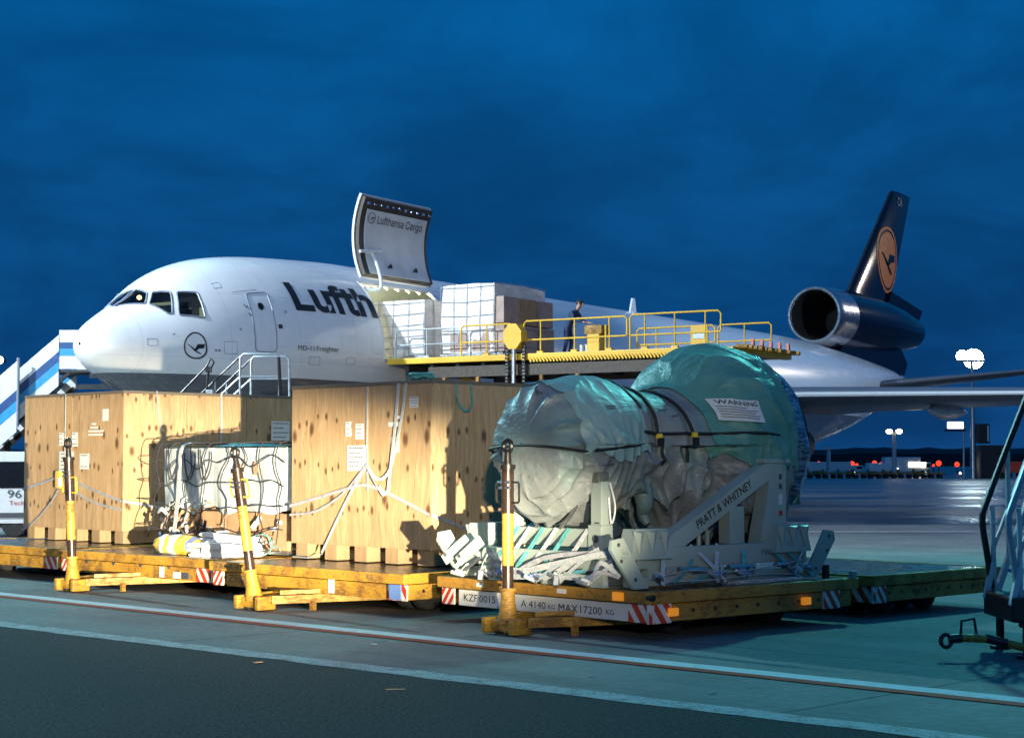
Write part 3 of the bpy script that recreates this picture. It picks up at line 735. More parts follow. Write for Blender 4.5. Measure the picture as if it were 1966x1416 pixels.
# wings and tail surfaces: lofted aerofoils (root and tip stations given as leading edge, chord, thickness, twist drop)
AF = [(0, 0), (.012, .12), (.05, .24), (.12, .36), (.25, .47), (.4, .5), (.6, .42), (.8, .24), (1, .02)]
def wing(name, st, m, parent, vert=False):
    mb = MB(); vs, fs = [], []; prof = [(x, y) for x, y in AF]+[(x, -y*.85) for x, y in AF[-2:0:-1]]; K = len(prof)
    for (a, y, z, ch, th, drop) in st:
        for (x, t) in prof:
            vs.append((a+x*ch, y+t*th, z) if vert else (a+x*ch, y, z+t*th-drop*x*x))
    for i in range(len(st)-1):
        for j in range(K): k = i*K+j; j2 = i*K+(j+1) % K; fs.append((k, j2, j2+K, k+K))
    fs.append(tuple(range(K))); fs.append(tuple((len(st)-1)*K+j for j in range(K)))
    return mb.add(vs, fs).build(name, m, parent, True)
for s_ in (-1, 1):
    wg = wing('wing', [(19.5, s_*2.2, 4.0, 12.0, 1.5, .7), (26.2, s_*10, 4.33, 7.4, .85, .45), (31, s_*16.6, 4.42, 5.2, .6, .25), (38.2, s_*25.8, 5.0, 2.6, .3, .1)], M['aircraft_grey'], PL)
    MB().tube([(19.7, s_*2.6, 4.03), (26.21, s_*10, 4.345), (31.01, s_*16.6, 4.43), (38.2, s_*25.7, 5.01)], [.14, .10, .08, .05], 8).build('leading_edge', M['stair_white'], wg, True)
    MB().prism([(26.5, 2.2), (33.5, 3.5), (31.5, 4.0), (24.5, 4.1)], (s_*8.4-.25, s_*8.4+.25)).build('engine_pylon', M['aircraft_lgrey'], wg)
    for yy, a0 in ((6.0, 28.2), (13.2, 30.6), (18.6, 34.2)):
        f = MB().lathe([(-2.2, .02), (-1.6, .22), (-.4, .36), (1.0, .28), (2.6, .03)], 14)
        fo = f.build('flap_fairing', M['aircraft_lgrey'], wg, True); fo.location = (a0+2.0, s_*yy, 3.85); fo.scale = (1, .8, 1)
    ng = MB().lathe([(21.3, 1.10), (21.1, 1.22), (21.3, 1.33), (22.2, 1.42), (23.8, 1.42), (25.6, 1.28), (27.0, 1.1), (27.05, 1.0)], 36, Matrix.Translation((0, s_*8.4, 2.55)), cap=False).build('engine_nacelle', M['aircraft_lgrey'], PL, True)
    MB().lathe([(21.3, 1.10), (22.6, 1.05), (22.65, .01)], 30, Matrix.Translation((0, s_*8.4, 2.55)), cap=False).build('fan_inlet', M['darkhole'], ng, True)
    MB().lathe([(26.6, .98), (28.2, .8), (29.6, .58), (29.65, .5)], 30, Matrix.Translation((0, s_*8.4, 2.55)), cap=False).build('core_cowl', M['door_edge'], ng, True)
    MB().lathe([(28.8, .45), (29.8, .38), (30.8, .03)], 24, Matrix.Translation((0, s_*8.4, 2.55))).build('exhaust_cone', M['bare'], ng, True)
    wing('stabilizer', [(55.8, s_*.4, 5.95, 6.2, .7, 0), (62.6, s_*9.2, 7.0, 2.3, .26, 0)], M['aircraft_grey'], PL)
fin = wing('tail_fin', [(56.3, 0, 10.9, 7.3, .85, 0), (56.95, 0, 11.5, 6.8, .8, 0), (63.62, 0, 17.6, 3.5, .42, 0), (63.9, 0, 17.8, 3.3, .30, 0)], M['navy'], PL, True)
MB().tube([(56.3, 0, 10.9), (56.96, 0, 11.5), (63.62, 0, 17.6)], .07, 6).build('fin_leading_edge', M['black'], fin)
MB().prism([(62.0, 10.6), (67.6, 10.2), (68.4, 11.0), (63.0, 11.75)], (-.28, .28)).build('rudder_fairing', M['navy'], fin)
FST = [(56.3, 10.9, 7.3, .85), (56.95, 11.5, 6.8, .8), (63.62, 17.6, 3.5, .42), (63.9, 17.8, 3.3, .30)]
def fin_y(a, z, off):
    for k in range(len(FST)-1):
        if z <= FST[k+1][1] or k == len(FST)-2:
            q = (z-FST[k][1])/(FST[k+1][1]-FST[k][1]); le, ch, th = [FST[k][i]+(FST[k+1][i]-FST[k][i])*q for i in (0, 2, 3)]; break
    x = min(max((a-le)/ch, 0), 1); y = 0
    for k in range(len(AF)-1):
        if AF[k][0] <= x <= AF[k+1][0]: y = AF[k][1]+(AF[k+1][1]-AF[k][1])*(x-AF[k][0])/(AF[k+1][0]-AF[k][0])
    return -(y*.85*th)-off
def fin_mark():
    c0 = (62.55, 13.55)
    def disc(r0, r1, off, nm, m, par):
        N, K = 48, 7; vs = []; fs = []
        for j in range(K+1):
            r = r0+(r1-r0)*j/K
            for i in range(N): t = 2*math.pi*i/N; a, z = c0[0]+r*math.cos(t), c0[1]+r*math.sin(t); vs.append((a, fin_y(a, z, off), z))
        for j in range(K):
            for i in range(N): k = j*N+i; k2 = j*N+(i+1) % N; fs.append((k, k2, k2+N, k+N))
        return MB().add(vs, fs).build(nm, m, par)
    em = disc(.01, 1.62, .02, 'crane_emblem', M['orange'], fin); disc(1.76, 1.93, .02, 'emblem_ring', M['orange'], em)
    for nm, pol in (('crane_body', BIRD1), ('crane_wing', BIRD2)):
        MB().add([(c0[0]+x*1.6, fin_y(c0[0]+x*1.6, c0[1]+y*1.6, .05), c0[1]+y*1.6) for x, y in pol], [tuple(range(len(pol)))]).build(nm, M['navy'], em)
    lettering('fin_lettering', 'CA', fin, frame((64.35, -.24, 16.95), (1, 0, 0), (0, 0, 1)), .75, .5, M['strap'])
fin_mark()
tn = MB().lathe([(51.9, 1.30), (51.75, 1.40), (51.9, 1.48), (52.3, 1.56), (54.2, 1.62)], 44, Matrix.Translation((0, 0, 9.6)), cap=False).build('inlet_ring', M['bare'], PL, True)
MB().tube([(51.80, 1.40*math.cos(6.2832*i/48), 9.6+1.40*math.sin(6.2832*i/48)) for i in range(48)], .085, 8, False, True).build('inlet_lip', M['steel'], tn, True)
MB().lathe([(51.9, 1.30), (53.0, 1.28), (56.5, 1.2), (56.6, .02)], 36, Matrix.Translation((0, 0, 9.6)), cap=False).build('inlet_duct', M['darkhole'], tn, True)
tb = MB().lathe([(54.2, 1.625), (56, 1.66), (60, 1.60), (63, 1.42), (65.5, 1.12), (67.0, .9), (67.02, .75)], 44, Matrix.Translation((0, 0, 9.6)), cap=False).build('tail_engine', M['navy'], PL, True)
MB().lathe([(66.2, .8), (66.9, .5), (67.5, .05)], 24, Matrix.Translation((0, 0, 9.6))).build('exhaust_cone', M['bare'], tb, True)
MB().prism([(53.6, 7.3), (64.0, 6.9), (64.6, 7.6), (63.6, 8.4), (54.6, 8.5)], (-.62, .62)).build('engine_strut', M['navy'], PL)
MB().lathe([(64.9, .26), (65.5, .2), (65.6, .05)], 14, Matrix.Translation((0, 0, 6.78))).build('tail_cone_tip', M['bare'], PL, True)
# undercarriage
def gear(a, y, ztop, wheels, r):
    g = MB().cyl((a, y, r), (a, y, ztop), .14).build('gear_leg', M['aircraft_lgrey'], PL, True)
    for (dx, dy) in wheels:
        wv = MB().lathe([(-.2, r*.55), (-.2, r*.9), (-.12, r), (.12, r), (.2, r*.9), (.2, r*.55)], 24, Matrix.Translation((a+dx, y+dy, r)), 'Y').build('gear_wheel', M['rubber'], g, True)
gear(7.6, 0, 2.6, [(0, -.35), (0, .35)], .5); gear(32.5, 0, 2.4, [(0, -.4), (0, .4)], .55)
for s_ in (-1, 1): gear(31.5, s_*5.0, 3.6, [(-.8, -.6), (-.8, .6), (.8, -.6), (.8, .6)], .62)

# ------------------------------------------------------------------ loader at the cargo door (same axes as the aircraft)
LD = thing('cargo_loader', 'yellow high loader platform with railings reaching the aircraft cargo door', 'loader', (-11.6, 46.0, 0), R(58))
Y0, Y1, AL, AR, ZD = -3.15, -14.4, 9.75, 13.4, 5.02
def lbox(nm, m, a0, a1, y0, y1, z0, z1, par=LD, bev=.0): return MB().box(((a0+a1)/2, (y0+y1)/2, (z0+z1)/2), (abs(a1-a0), abs(y1-y0), abs(z1-z0)), bev=bev).build(nm, m, par)
lbox('deck', M['deck'], AL+.12, AR-.12, Y0-.1, Y1, ZD-.16, ZD-.04)
for a in (AL, AR):
    lbox('deck_side_beam', M['yellow_bright'], a-.1, a+.1, Y0, Y1, ZD-.18, ZD+.0, bev=.02)
    lbox('lower_beam', M['door_edge'], a-.06, a+.06, Y0-1.5, Y1+1, ZD-.62, ZD-.3)
    for i in range(56):
        y = Y0-5.1-i*.112
        if a == AL: MB().bar((a-.115, y, ZD-.13), (a-.115, y-.07, ZD-.25), .05, .05).build('deck_fin', M['yellow_bright'], LD)
for i in range(12):
    y = Y0-.6-i*.92; lbox('cross_member', M['dark_steel'], AL+.1, AR-.1, y-.06, y+.06, ZD-.5, ZD-.17)
for i in range(22):
    y = Y0-.4-i*.5; MB().cyl((AL+.15, y, ZD-.02), (AR-.15, y, ZD-.02), .045, nseg=8).build('deck_roller', M['steel'], LD)
# end edge with rollers and red stops
lbox('end_beam', M['yellow_bright'], AL, AR+.4, Y1-.02, Y1-.25, ZD-.18, ZD-.02)
for i in range(12): MB().cyl((AL+.2+i*.33, Y1-.25, ZD), (AL+.2+i*.33, Y1-.6, ZD-.02), .06, nseg=8).build('end_roller', M['yellow_old'], LD)
for i in range(5): MB().prism([(-.06, 0), (.06, 0), (.03, .22), (-.03, .22)], (-.04, .04)).build('red_stop', M['red'], LD).location = (AL+1.2+i*.62, Y1-.3, ZD+.05)
def rail(y0, y1, a, h0=.95, m=M['yellow_bright'], posts=3, loop=True, r=.027):
    pts = [(a, y0, ZD+.0), (a, y0, ZD+h0-.08), (a, y0-.08, ZD+h0), (a, y1+.08, ZD+h0), (a, y1, ZD+h0-.08), (a, y1, ZD+.42), (a, y1+.04, ZD+.40), (a, y0-.04, ZD+.40)]
    rl = MB().tube(pts, r, 8).build('guard_rail', m, LD, True)
    for i in range(posts):
        y = y0+(y1-y0)*(i+.5)/posts; MB().cyl((a, y, ZD), (a, y, ZD+h0), r*.85, nseg=8).build('post', m, rl, True)
        MB().box((a, y, ZD+.03), (.12, .2, .07)).build('post_foot', m, rl)
    return rl
rail(-3.4, -5.7, AL, .86, M['alu'], 1, r=.025); rail(-5.8, -7.6, AL, .9, posts=1); rail(-8.0, -11.4, AL, .95, posts=3); rail(-11.5, -14.3, AL, .98, posts=3)
rail(-9.8, -12.4, AR, .9, posts=2); rail(-12.5, -14.2, AR, .9, posts=1)
MB().box((AR-.02, -11.9, ZD+.55), (.06, .55, .75)).build('control_panel', M['yellow_bright'], LD); MB().box((AR-.06, -11.9, ZD+.62), (.02, .36, .2)).build('panel_sticker', M['paper'], LD)
# mast with its octagonal sprocket housing
mst = MB().add([(AL-.34+dx, -7.8+.33*math.cos(R(22.5+45*i)), 5.52+.40*math.sin(R(22.5+45*i))) for dx in (0, .34) for i in range(8)], [tuple(range(8)), tuple(range(15, 7, -1))]+[(i, 8+i, 8+(i+1) % 8, (i+1) % 8) for i in range(8)]).build('sprocket_housing', M['yellow_bright'], LD)
for y in (-7.52, -8.1):
    ch = MB()
    for i in range(24): ch.box((AL-.17, y, 5.3-i*.1), (.07, .11, .075), bev=.015)
    ch.build('lift_chain', M['black'], mst)
MB().cyl((AL-.25, -7.8, 3.0), (AL-.25, -7.8, 5.3), .07, nseg=14).build('lift_rod', M['steel'], mst, True)
lbox('lift_beam', M['yellow_bright'], AL-.3, AL+.1, -6.6, -8.4, 3.72, 3.95, bev=.03)
for y in (-5.2, -6.4, -8.6, -9.8): lbox('hanger', M['yellow_old'], AL-.05, AL+.05, y-.05, y+.05, 3.9, ZD-.3)
# scissor frame and chassis below
for a in (AL+.5, AR-.5):
    MB().bar((a, -5.5, .9), (a, -12.8, 4.4), .22, .32).build('scissor_arm', M['yellow_old'], LD); MB().bar((a, -12.8, .9), (a, -5.5, 4.4), .2, .3).build('scissor_arm', M['yellow_old'], LD)
lbox('chassis', M['yellow_old'], AL+.2, AR-.2, -4.6, -13.8, .45, .95, bev=.05)
for a in (AL+.3, AR-.3):
    for y in (-6, -12.4): MB().lathe([(-.2, .25), (-.2, .42), (-.14, .46), (.14, .46), (.2, .42), (.2, .25)], 22, Matrix.Translation((a, y, .46)) @ Matrix.Rotation(R(90), 4, 'Z'), 'Y').build('wheel', M['rubber'], LD, True)
PM = Matrix.Translation((-11.6, 46.0, 0)) @ Matrix.Rotation(R(58), 4, 'Z')
def lump_box(c, d, amp=.05, seg=14, seed=0, crown=.06, taper=.0, rnd=.10):
    vs = {}; V, F = [], []
    def vid(p):
        k = tuple(round(q, 5) for q in p)
        if k not in vs:
            x, y, z = p; nx, ny, nz = x*2, y*2, z*2
            sm = 1-rnd*(abs(nx*ny*nz)**2)
            t = 1-taper*(z+.5)
            q = Vector((x*d[0]*sm*t, y*d[1]*sm*t, z*d[2]*sm))
            nn = Vector((nx**5, ny**5, nz**5)); nn = nn.normalized() if nn.length > 1e-6 else Vector((0, 0, 1))
            s = noise.noise(Vector((q.x*1.7+seed, q.y*1.7, q.z*.9)))+.5*noise.noise(Vector((q.x*4+seed, q.y*4, q.z*2.0)))
            q += nn*amp*s
            if nz > .99: q.z += crown*(1-abs(nx))*(1-abs(ny))
            vs[k] = len(V); V.append(tuple(q+Vector(c)))
        return vs[k]
    for ax in range(3):
        for sgn in (-.5, .5):
            for i in range(seg):
                for j in range(seg):
                    def pt(a, b_):
                        u, v = a/seg-.5, b_/seg-.5
                        p = [0, 0, 0]; p[ax] = sgn; p[(ax+1) % 3] = u; p[(ax+2) % 3] = v; return tuple(p)
                    F.append((vid(pt(i, j)), vid(pt(i+1, j)), vid(pt(i+1, j+1)), vid(pt(i, j+1))))
    return MB().add(V, F)
def air_pallet(loc, dims, label, brown):
    t = thing('air_cargo_pallet', label, 'pallet load', PM @ Vector(loc), R(58))
    MB().box((0, 0, .04), (dims[0], dims[1], .06)).build('pallet_base', M['steel'], t)
    if brown:
        lump_box((0, .12, .08+dims[2]/2), (dims[0], dims[1]-.35, dims[2]), .022, 26, loc[0], .03, 0, .02).build('wrapped_goods', M['wrap_white'], t, True)
        for k in range(3): MB().box((-dims[0]/2+.5+k*.98, -dims[1]/2+.13, .09+.42), (.94, .34, .82), bev=.03).build('carton', M['wrap_brown'], t); MB().box((-dims[0]/2+.5+k*.98, -dims[1]/2+.15, .93+.42), (.9, .32, .80), bev=.03).build('carton', M['wrap_brown' if k != 1 else 'carton'], t)
        for k in range(2): MB().box((-dims[0]/2+.02, -.35+k*.8, .1+.3), (.06, .6, .56), bev=.02).build('carton', M['wrap_brown'], t)
    else:
        lump_box((0, 0, .08+dims[2]/2), dims, .022, 26, loc[0], .03, 0, .02).build('wrapped_goods', M['wrap_white'], t, True)
    y0_ = .12-(dims[1]-.35)/2 if brown else -dims[1]/2; y1_ = .12+(dims[1]-.35)/2 if brown else dims[1]/2
    for k in range(5):
        z = .35+k*(dims[2]-.35)/4; MB().tube([(-dims[0]/2-.03, y1_, z), (-dims[0]/2-.03, (y0_+y1_)/2, z-.04), (-dims[0]/2-.03, y0_, z)], .010, 5).build('net_cord', M['strap_grey'], t)
    for k in range(5):
        y = y0_+(y1_-y0_)*k/4; MB().tube([(-dims[0]/2-.03, y, .1), (-dims[0]/2-.035, y+.03, dims[2]*.5), (-dims[0]/2-.03, y, dims[2]+.08), (0, y, dims[2]+.12), (dims[0]/2, y, dims[2]+.1)], .010, 5).build('net_cord', M['strap_grey'], t)
    for i in range(0 if brown else 3):
        x = -dims[0]/2+dims[0]*(i+.5)/3
        MB().ribbon([(x, -dims[1]/2-.05, .1), (x, -dims[1]/2-.05, dims[2]*.6), (x, -dims[1]/2+.0, dims[2]+.10), (x, dims[1]/2, dims[2]+.10), (x, dims[1]/2+.05, .1)], .05, (1, 0, 0), .012).build('strap', M['strap'], t)
air_pallet((11.55, -5.95, ZD+.03), (3.0, 2.25, 2.08), 'tall white-wrapped pallet load standing on the yellow loader platform', True)
air_pallet((11.65, -3.0, ZD+.03), (2.9, 2.3, 1.72), 'lower white-wrapped pallet load in the open aircraft doorway', False)
# operator console
cons = thing('control_console', 'yellow control console on the loader platform beside the operator', 'console', PM @ Vector((12.3, -9.0, ZD)), R(58))
MB().box((0, 0, .35), (.45, .42, .7), bev=.03).build('pedestal', M['yellow_bright'], cons); MB().box((0, 0, .82), (.5, .62, .30), bev=.08).build('console_head', M['yellow_old'], cons, True)
MB().cyl((-.2, -.42, .05), (-.2, -.42, .95), .03).build('post', M['yellow_bright'], cons); MB().cyl((.0, .34, .1), (.0, .34, .4), .07).build('canister', M['stair_white'], cons); MB().cyl((-.12, .45, .1), (-.12, .45, .38), .06).build('canister', M['stair_white'], cons)

# ------------------------------------------------------------------ person
def skin_body(name, verts, edges, radii, parent, mats, sub=2, assign=None):
    me = bpy.data.meshes.new(name); me.from_pydata(verts, edges, []); o = bpy.data.objects.new(name, me); COL.objects.link(o)
    md = o.modifiers.new('skin', 'SKIN'); md.use_smooth_shade = True; md.branch_smoothing = .4
    for i, sv in enumerate(me.skin_vertices[0].data):
        r = radii[i]; sv.radius = r if hasattr(r, '__len__') else (r, r); sv.use_root = (i == 0)
    s2 = o.modifiers.new('sub', 'SUBSURF'); s2.levels = sub; s2.render_levels = sub
    dg = bpy.context.evaluated_depsgraph_get(); nm = bpy.data.meshes.new_from_object(o.evaluated_get(dg)); bpy.data.objects.remove(o)
    nm.materials.clear()
    for m in mats: nm.materials.append(m)
    for p in nm.polygons:
        p.use_smooth = True
        if assign: p.material_index = assign(p.center)
    b = bpy.data.objects.new(name, nm); COL.objects.link(b); b.parent = parent; return b
def person(loc, rz):
    t = thing('person', 'loader operator in dark blue clothing bending over the yellow console', 'person', loc, rz)
    # faces +x; leans forward from the hips, hands on the console
    V = [(0, 0, .92), (.06, 0, 1.08), (.17, 0, 1.26), (.27, 0, 1.40), (.33, 0, 1.47), (.40, 0, 1.55), (.45, 0, 1.66),
         (.24, .19, 1.38), (.36, .25, 1.13), (.60, .18, 1.06), (.70, .15, 1.05),
         (.24, -.19, 1.38), (.36, -.25, 1.13), (.60, -.18, 1.06), (.70, -.15, 1.05),
         (.0, .10, .86), (.07, .12, .48), (-.02, .13, .09), (.15, .14, .04),
         (.0, -.10, .86), (.03, -.12, .48), (-.08, -.13, .09), (.09, -.14, .04)]
    E_ = [(0, 1), (1, 2), (2, 3), (3, 4), (4, 5), (5, 6), (3, 7), (7, 8), (8, 9), (9, 10), (3, 11), (11, 12), (12, 13), (13, 14), (0, 15), (15, 16), (16, 17), (17, 18), (0, 19), (19, 20), (20, 21), (21, 22)]
    Rr = [(.15, .12), (.15, .12), (.16, .13), (.13, .12), .06, (.085, .075), (.09, .08), .075, .055, .04, .035, .075, .055, .04, .035, .095, .065, .05, .045, .095, .065, .05, .045]
    def asg(c): return 1 if (c.x > .34 and c.z > 1.44) or (c.x > .63 and .95 < c.z < 1.2) else (2 if c.z < .12 else 0)
    skin_body('body', V, E_, Rr, t, [M['coverall'], M['skin'], M['black']], 2, asg)
    for s_ in (-1, 1):
        for k in range(4):
            y = s_*(.15-.024+.018*k); L = (.075, .085, .08, .065)[k]
            MB().tube([(.70, y, 1.05), (.70+L*.6, y, 1.055), (.70+L, y, 1.03), (.70+L*1.15, y, 1.01)], [.011, .010, .009, .007], 6).build('finger', M['skin'], t, True)
        MB().tube([(.67, s_*.125, 1.04), (.70, s_*.095, 1.04), (.735, s_*.085, 1.035)], [.013, .012, .009], 6).build('thumb', M['skin'], t, True)
    hd = (.445, 0, 1.64)
    MB().lathe([(-.02, .098), (.05, .108), (.09, .085), (.115, .03)], 16, Matrix.Translation(Vector(hd)+Vector((-.03, 0, .0))), 'Z').build('hair', M['hair'], t, True)
    for s_ in (-1, 1): MB().lathe([(-.014, .004), (0, .011), (.014, .004)], 8, Matrix.Translation((.525, s_*.032, 1.65))).build('eye', M['black'], t, True); MB().box((.44, s_*.088, 1.63), (.04, .02, .06), bev=.008).build('ear', M['skin'], t, True)
    MB().prism([(.525, 1.605), (.56, 1.605), (.53, 1.65)], (-.014, .014)).build('nose', M['skin'], t); MB().box((.525, 0, 1.575), (.012, .045, .01)).build('mouth', M['red'], t)
    return t
person(PM @ Vector((12.2, -8.05, ZD)), R(58-90))

# ------------------------------------------------------------------ dollies
def wheel(name, c, r, wd, parent, axis_rot=0):
    mx = Matrix.Translation(c) @ Matrix.Rotation(axis_rot, 4, 'Z')
    o = MB().lathe([(-wd/2, r*.6), (-wd/2, r*.93), (-wd*.36, r), (wd*.36, r), (wd/2, r*.93), (wd/2, r*.6)], 22, mx, 'X').build(name, M['rubber'], parent, True)
    MB().lathe([(-wd/2-.005, r*.15), (-wd*.3, r*.58), (wd*.3, r*.58), (wd/2+.005, r*.15)], 16, mx, 'X').build('rim', M['dark_steel'], o, True); return o
def stripes(parent, p0, wd, ht, xdir, nstripe=3, flip=1, nrm=None):
    xd = Vector(xdir).normalized(); n_ = nrm or xd.cross(Vector((0, 0, 1)))
    pl = MB().add([Vector(p0)+xd*a+Vector((0, 0, b_))+n_*c for c in (-.012, .012) for a, b_ in ((0, 0), (wd, 0), (wd, ht), (0, ht))], [(0, 1, 2, 3), (7, 6, 5, 4), (0, 4, 5, 1), (1, 5, 6, 2), (2, 6, 7, 3), (3, 7, 4, 0)]).build('warning_plate', M['white_paint'], parent)
    per = wd/nstripe; sw = per*.52; sl = ht*.75*flip
    for i in range(-2, nstripe+2):
        a = i*per+per*.2
        pol = [(a, ht), (a+sw, ht), (a+sw+sl, 0), (a+sl, 0)]
        # clip to the plate
        def clip(pp, lim, sgn):
            out = []
            for k in range(len(pp)):
                (x0, z0), (x1, z1) = pp[k], pp[(k+1) % len(pp)]
                i0, i1 = (x0-lim)*sgn >= 0, (x1-lim)*sgn >= 0
                if i0: out.append((x0, z0))
                if i0 != i1: t = (lim-x0)/(x1-x0); out.append((lim, z0+(z1-z0)*t))
            return out
        pol = clip(clip(pol, 0, 1) if pol else [], wd, -1) if clip(pol, 0, 1) else []
        if len(pol) < 3: continue
        for sd in (1,):
            MB().add([Vector(p0)+xd*x+Vector((0, 0, z))+n_*.015 for x, z in pol], [tuple(range(len(pol)))]).build('red_stripe', M['red'], pl)
    return pl
def dolly(name, label, loc, rz, W, Ln, pole=None, worn_=False, texts=(), panel='yellow', side_stripes=(), tow_h=2.0, lean=(0, 0), foot=(0, -.55), seed=0, right_panel=True):
    t = thing(name, label, 'dolly', (loc[0], loc[1], 0), rz, 'cargo dollies drawn up in a row')
    ym = M['yellow_old'] if worn_ else M['yellow']; hw = W/2
    MB().box((0, Ln/2, .475), (W-.16, Ln-.16, .07)).build('deck', M['deck'], t)
    MB().box((0, .04, .455), (W, .09, .125), bev=.012).build('front_rail', ym, t)
    MB().box((0, Ln-.04, .455), (W, .09, .125), bev=.012).build('rear_rail', ym, t)
    for s_ in (-1, 1):
        MB().box((s_*(hw-.045), Ln/2, .455), (.09, Ln-.18, .125), bev=.012).build('side_rail', M['yellow_old'] if s_ > 0 and worn_ else ym, t)
        b = MB().box((s_*(hw-.09), Ln/2, .29), (.10, Ln-.2, .185), bev=.01).build('side_beam', M['yellow_old'] if worn_ else ym, t)
        for i in range(9):
            y = .35+i*(Ln-.7)/8; MB().cyl((s_*(hw-.038), y, .30), (s_*(hw-.032), y, .30), .022, nseg=8).build('bolt_or_hole', M['black'], b)  # flat dark disc standing in for the shade in a bolt hole
    pm = M['white_paint'] if panel == 'white' else ym
    fp = MB().box((0, .10, .285), (W-.62 if panel == 'white' else W-.62, .06, .185), bev=.008).build('name_panel', pm, t)
    for i in range(5): MB().bar((-hw+.3+i*(W-.6)/4, .2, .3), (-hw+.3+i*(W-.6)/4, Ln-.2, .3), .1, .16).build('floor_beam', M['dark_steel'], t)
    for sx in (-1, 1):
        for y in (.9, Ln-.9):
            for dx in (-.16, .16): wheel('wheel', (sx*(hw-.75)+dx, y, .2), .2, .16, t)
    stripes(t, (hw-.36, .066, .193), .35, .19, (1, 0, 0), 2)
    stripes(t, (-hw+.02, .068, .195), .22, .185, (1, 0, 0), 2, -1)
    for (y0, wd, nn) in side_stripes: stripes(t, (hw-.028, y0, .19), wd, .2, (0, 1, 0), nn)
    for (s, x0, zz, wd, ht, onrail, col) in texts:
        lettering('lettering', s, fp, frame((x0, -.008 if onrail else .066, zz), (1, 0, 0), (0, 0, 1)), wd, ht, M[col], .0)
    if pole:
        fx, fy = foot; lx, ly = lean; H = tow_h
        at = lambda z: Vector((fx+lx*z/H, fy+ly*z/H, z))
        tb_ = MB().tube([at(.12), at(.2), at(.34), at(.48)], [.115, .105, .08, .072], 14).build('tow_bar', M['yellow'], t, True)
        MB().tube([at(.47), at(.50)], .092, 14).build('collar', M['yellow'], tb_, True)
        MB().tube([at(.50), at(.74)], .062, 14).build('black_section', M['brownblack'], tb_, True)
        MB().tube([at(.74), at(1.30)], .064, 14).build('yellow_section', M['yellow'], tb_, True)
        MB().tube([at(1.30), at(H-.2)], .068, 14).build('black_section', M['brownblack'], tb_, True)
        MB().tube([at(H-.22), at(H-.17)], .085, 12).build('collar', M['black'], tb_, True)
        MB().tube([at(H-.18), at(H-.03)], [.045, .035], 10).build('neck', M['black'], tb_, True)
        c = at(H+.03); MB().tube([c+Vector((.065*math.cos(q), 0, .065*math.sin(q))) for q in [2*math.pi*i/14 for i in range(14)]], .026, 7, False, True).build('tow_eye', M['black'], tb_, True)
        c = at(1.42); c2 = at(1.64)
        hm = M['black'] if pole == 'black_handle' else M['yellow_bright']
        for s_ in (-1, 1): MB().tube([c+Vector((s_*.06, 0, 0)), c+Vector((s_*.17, 0, 0)), c+Vector((s_*.185, 0, .02)), c2+Vector((s_*.185, 0, -.02)), c2+Vector((s_*.17, 0, 0)), c2+Vector((s_*.06, 0, 0))], .013, 6).build('handle', hm, tb_, True)
        for q in (H*.82, H*.79): MB().cyl(at(q)+Vector((-.09, -.05, 0)), at(q)+Vector((.09, -.05, 0)), .016, nseg=8).build('bolt_or_hole', M['steel'], tb_)
        MB().box((fx, fy, .10), (.46, .20, .13), bev=.03).build('tow_head', M['yellow'], t)
        for s_ in (-1, 1): MB().box((fx+s_*.22, fy-.02, .10), (.08, .28, .17), bev=.02).build('lug', M['yellow'], t); wheel('caster', (fx+s_*.1, fy-.04, .055), .055, .06, t)
        MB().cyl((fx+.19, fy-.13, .15), (fx+.19, fy-.10, .15), .045, nseg=12).build('red_reflector', M['red'], t)
        MB().bar((fx+.25, fy+.05, .14), (fx+1.05, 1.25, .16), .10, .10).build('draw_arm', M['yellow'], t); MB().bar((fx-.2, fy+.08, .14), (fx-.8, 1.25, .16), .10, .10).build('draw_arm', M['yellow'], t)
        MB().bar((fx+.2, fy+.22, .22), (fx+.75, .75, .24), .06, .05).build('drag_link', M['yellow'], t)
        MB().box((fx+.52, fy+.5, .06), (.06, .06, .12)).build('stay', M['yellow'], t)
    return t
D3 = dolly('cargo_dolly', 'worn yellow dolly with white KZF 0015 panel carrying the wrapped engine', (.267, 19.09), R(-48.7), 3.48, 3.48, 'black_handle', True,
      [('KZF 0015', -1.33, .25, .56, .08, 0, 'ink_black'), ('A 4140', -.33, .24, .41, .078, 0, 'ink_black'), ('KG', .12, .25, .11, .045, 0, 'ink_black'), ('MAX 17200', .29, .235, .68, .08, 0, 'ink_black'), ('KG', 1.03, .245, .12, .055, 0, 'ink_black')],
      'white', ((.0, .34, 2), (2.85, .30, 2)), 2.0, (-.06, .05), (.12, -.52), right_panel=True)
for x_, wd in ((1.30, .14),): MB().box((x_, -.02, .455), (wd, .05, .09), bev=.012).build('indicator_reflector', M['orange_lens'], D3)
MB().box((.42, -.008, .46), (.14, .012, .05)).build('reflector', M['paper'], D3); MB().box((-.95, -.008, .455), (.12, .012, .05)).build('reflector', M['paper'], D3)
for y_ in (.35, 2.52): MB().box((1.74, y_, .30), (.05, .13, .085), bev=.01).build('side_reflector', M['orange_lens'], D3)
MB().cyl((1.7, .02, .46), (1.78, .02, .46), .035).build('stop_pin', M['black'], D3); MB().box((1.70, 3.42, .55), (.07, .07, .09), bev=.01).build('corner_stop', M['stand'], D3)
MB().cyl((1.4, 3.3, .5), (1.4, 3.3, .66), .045).build('corner_pin', M['brownblack'], D3)
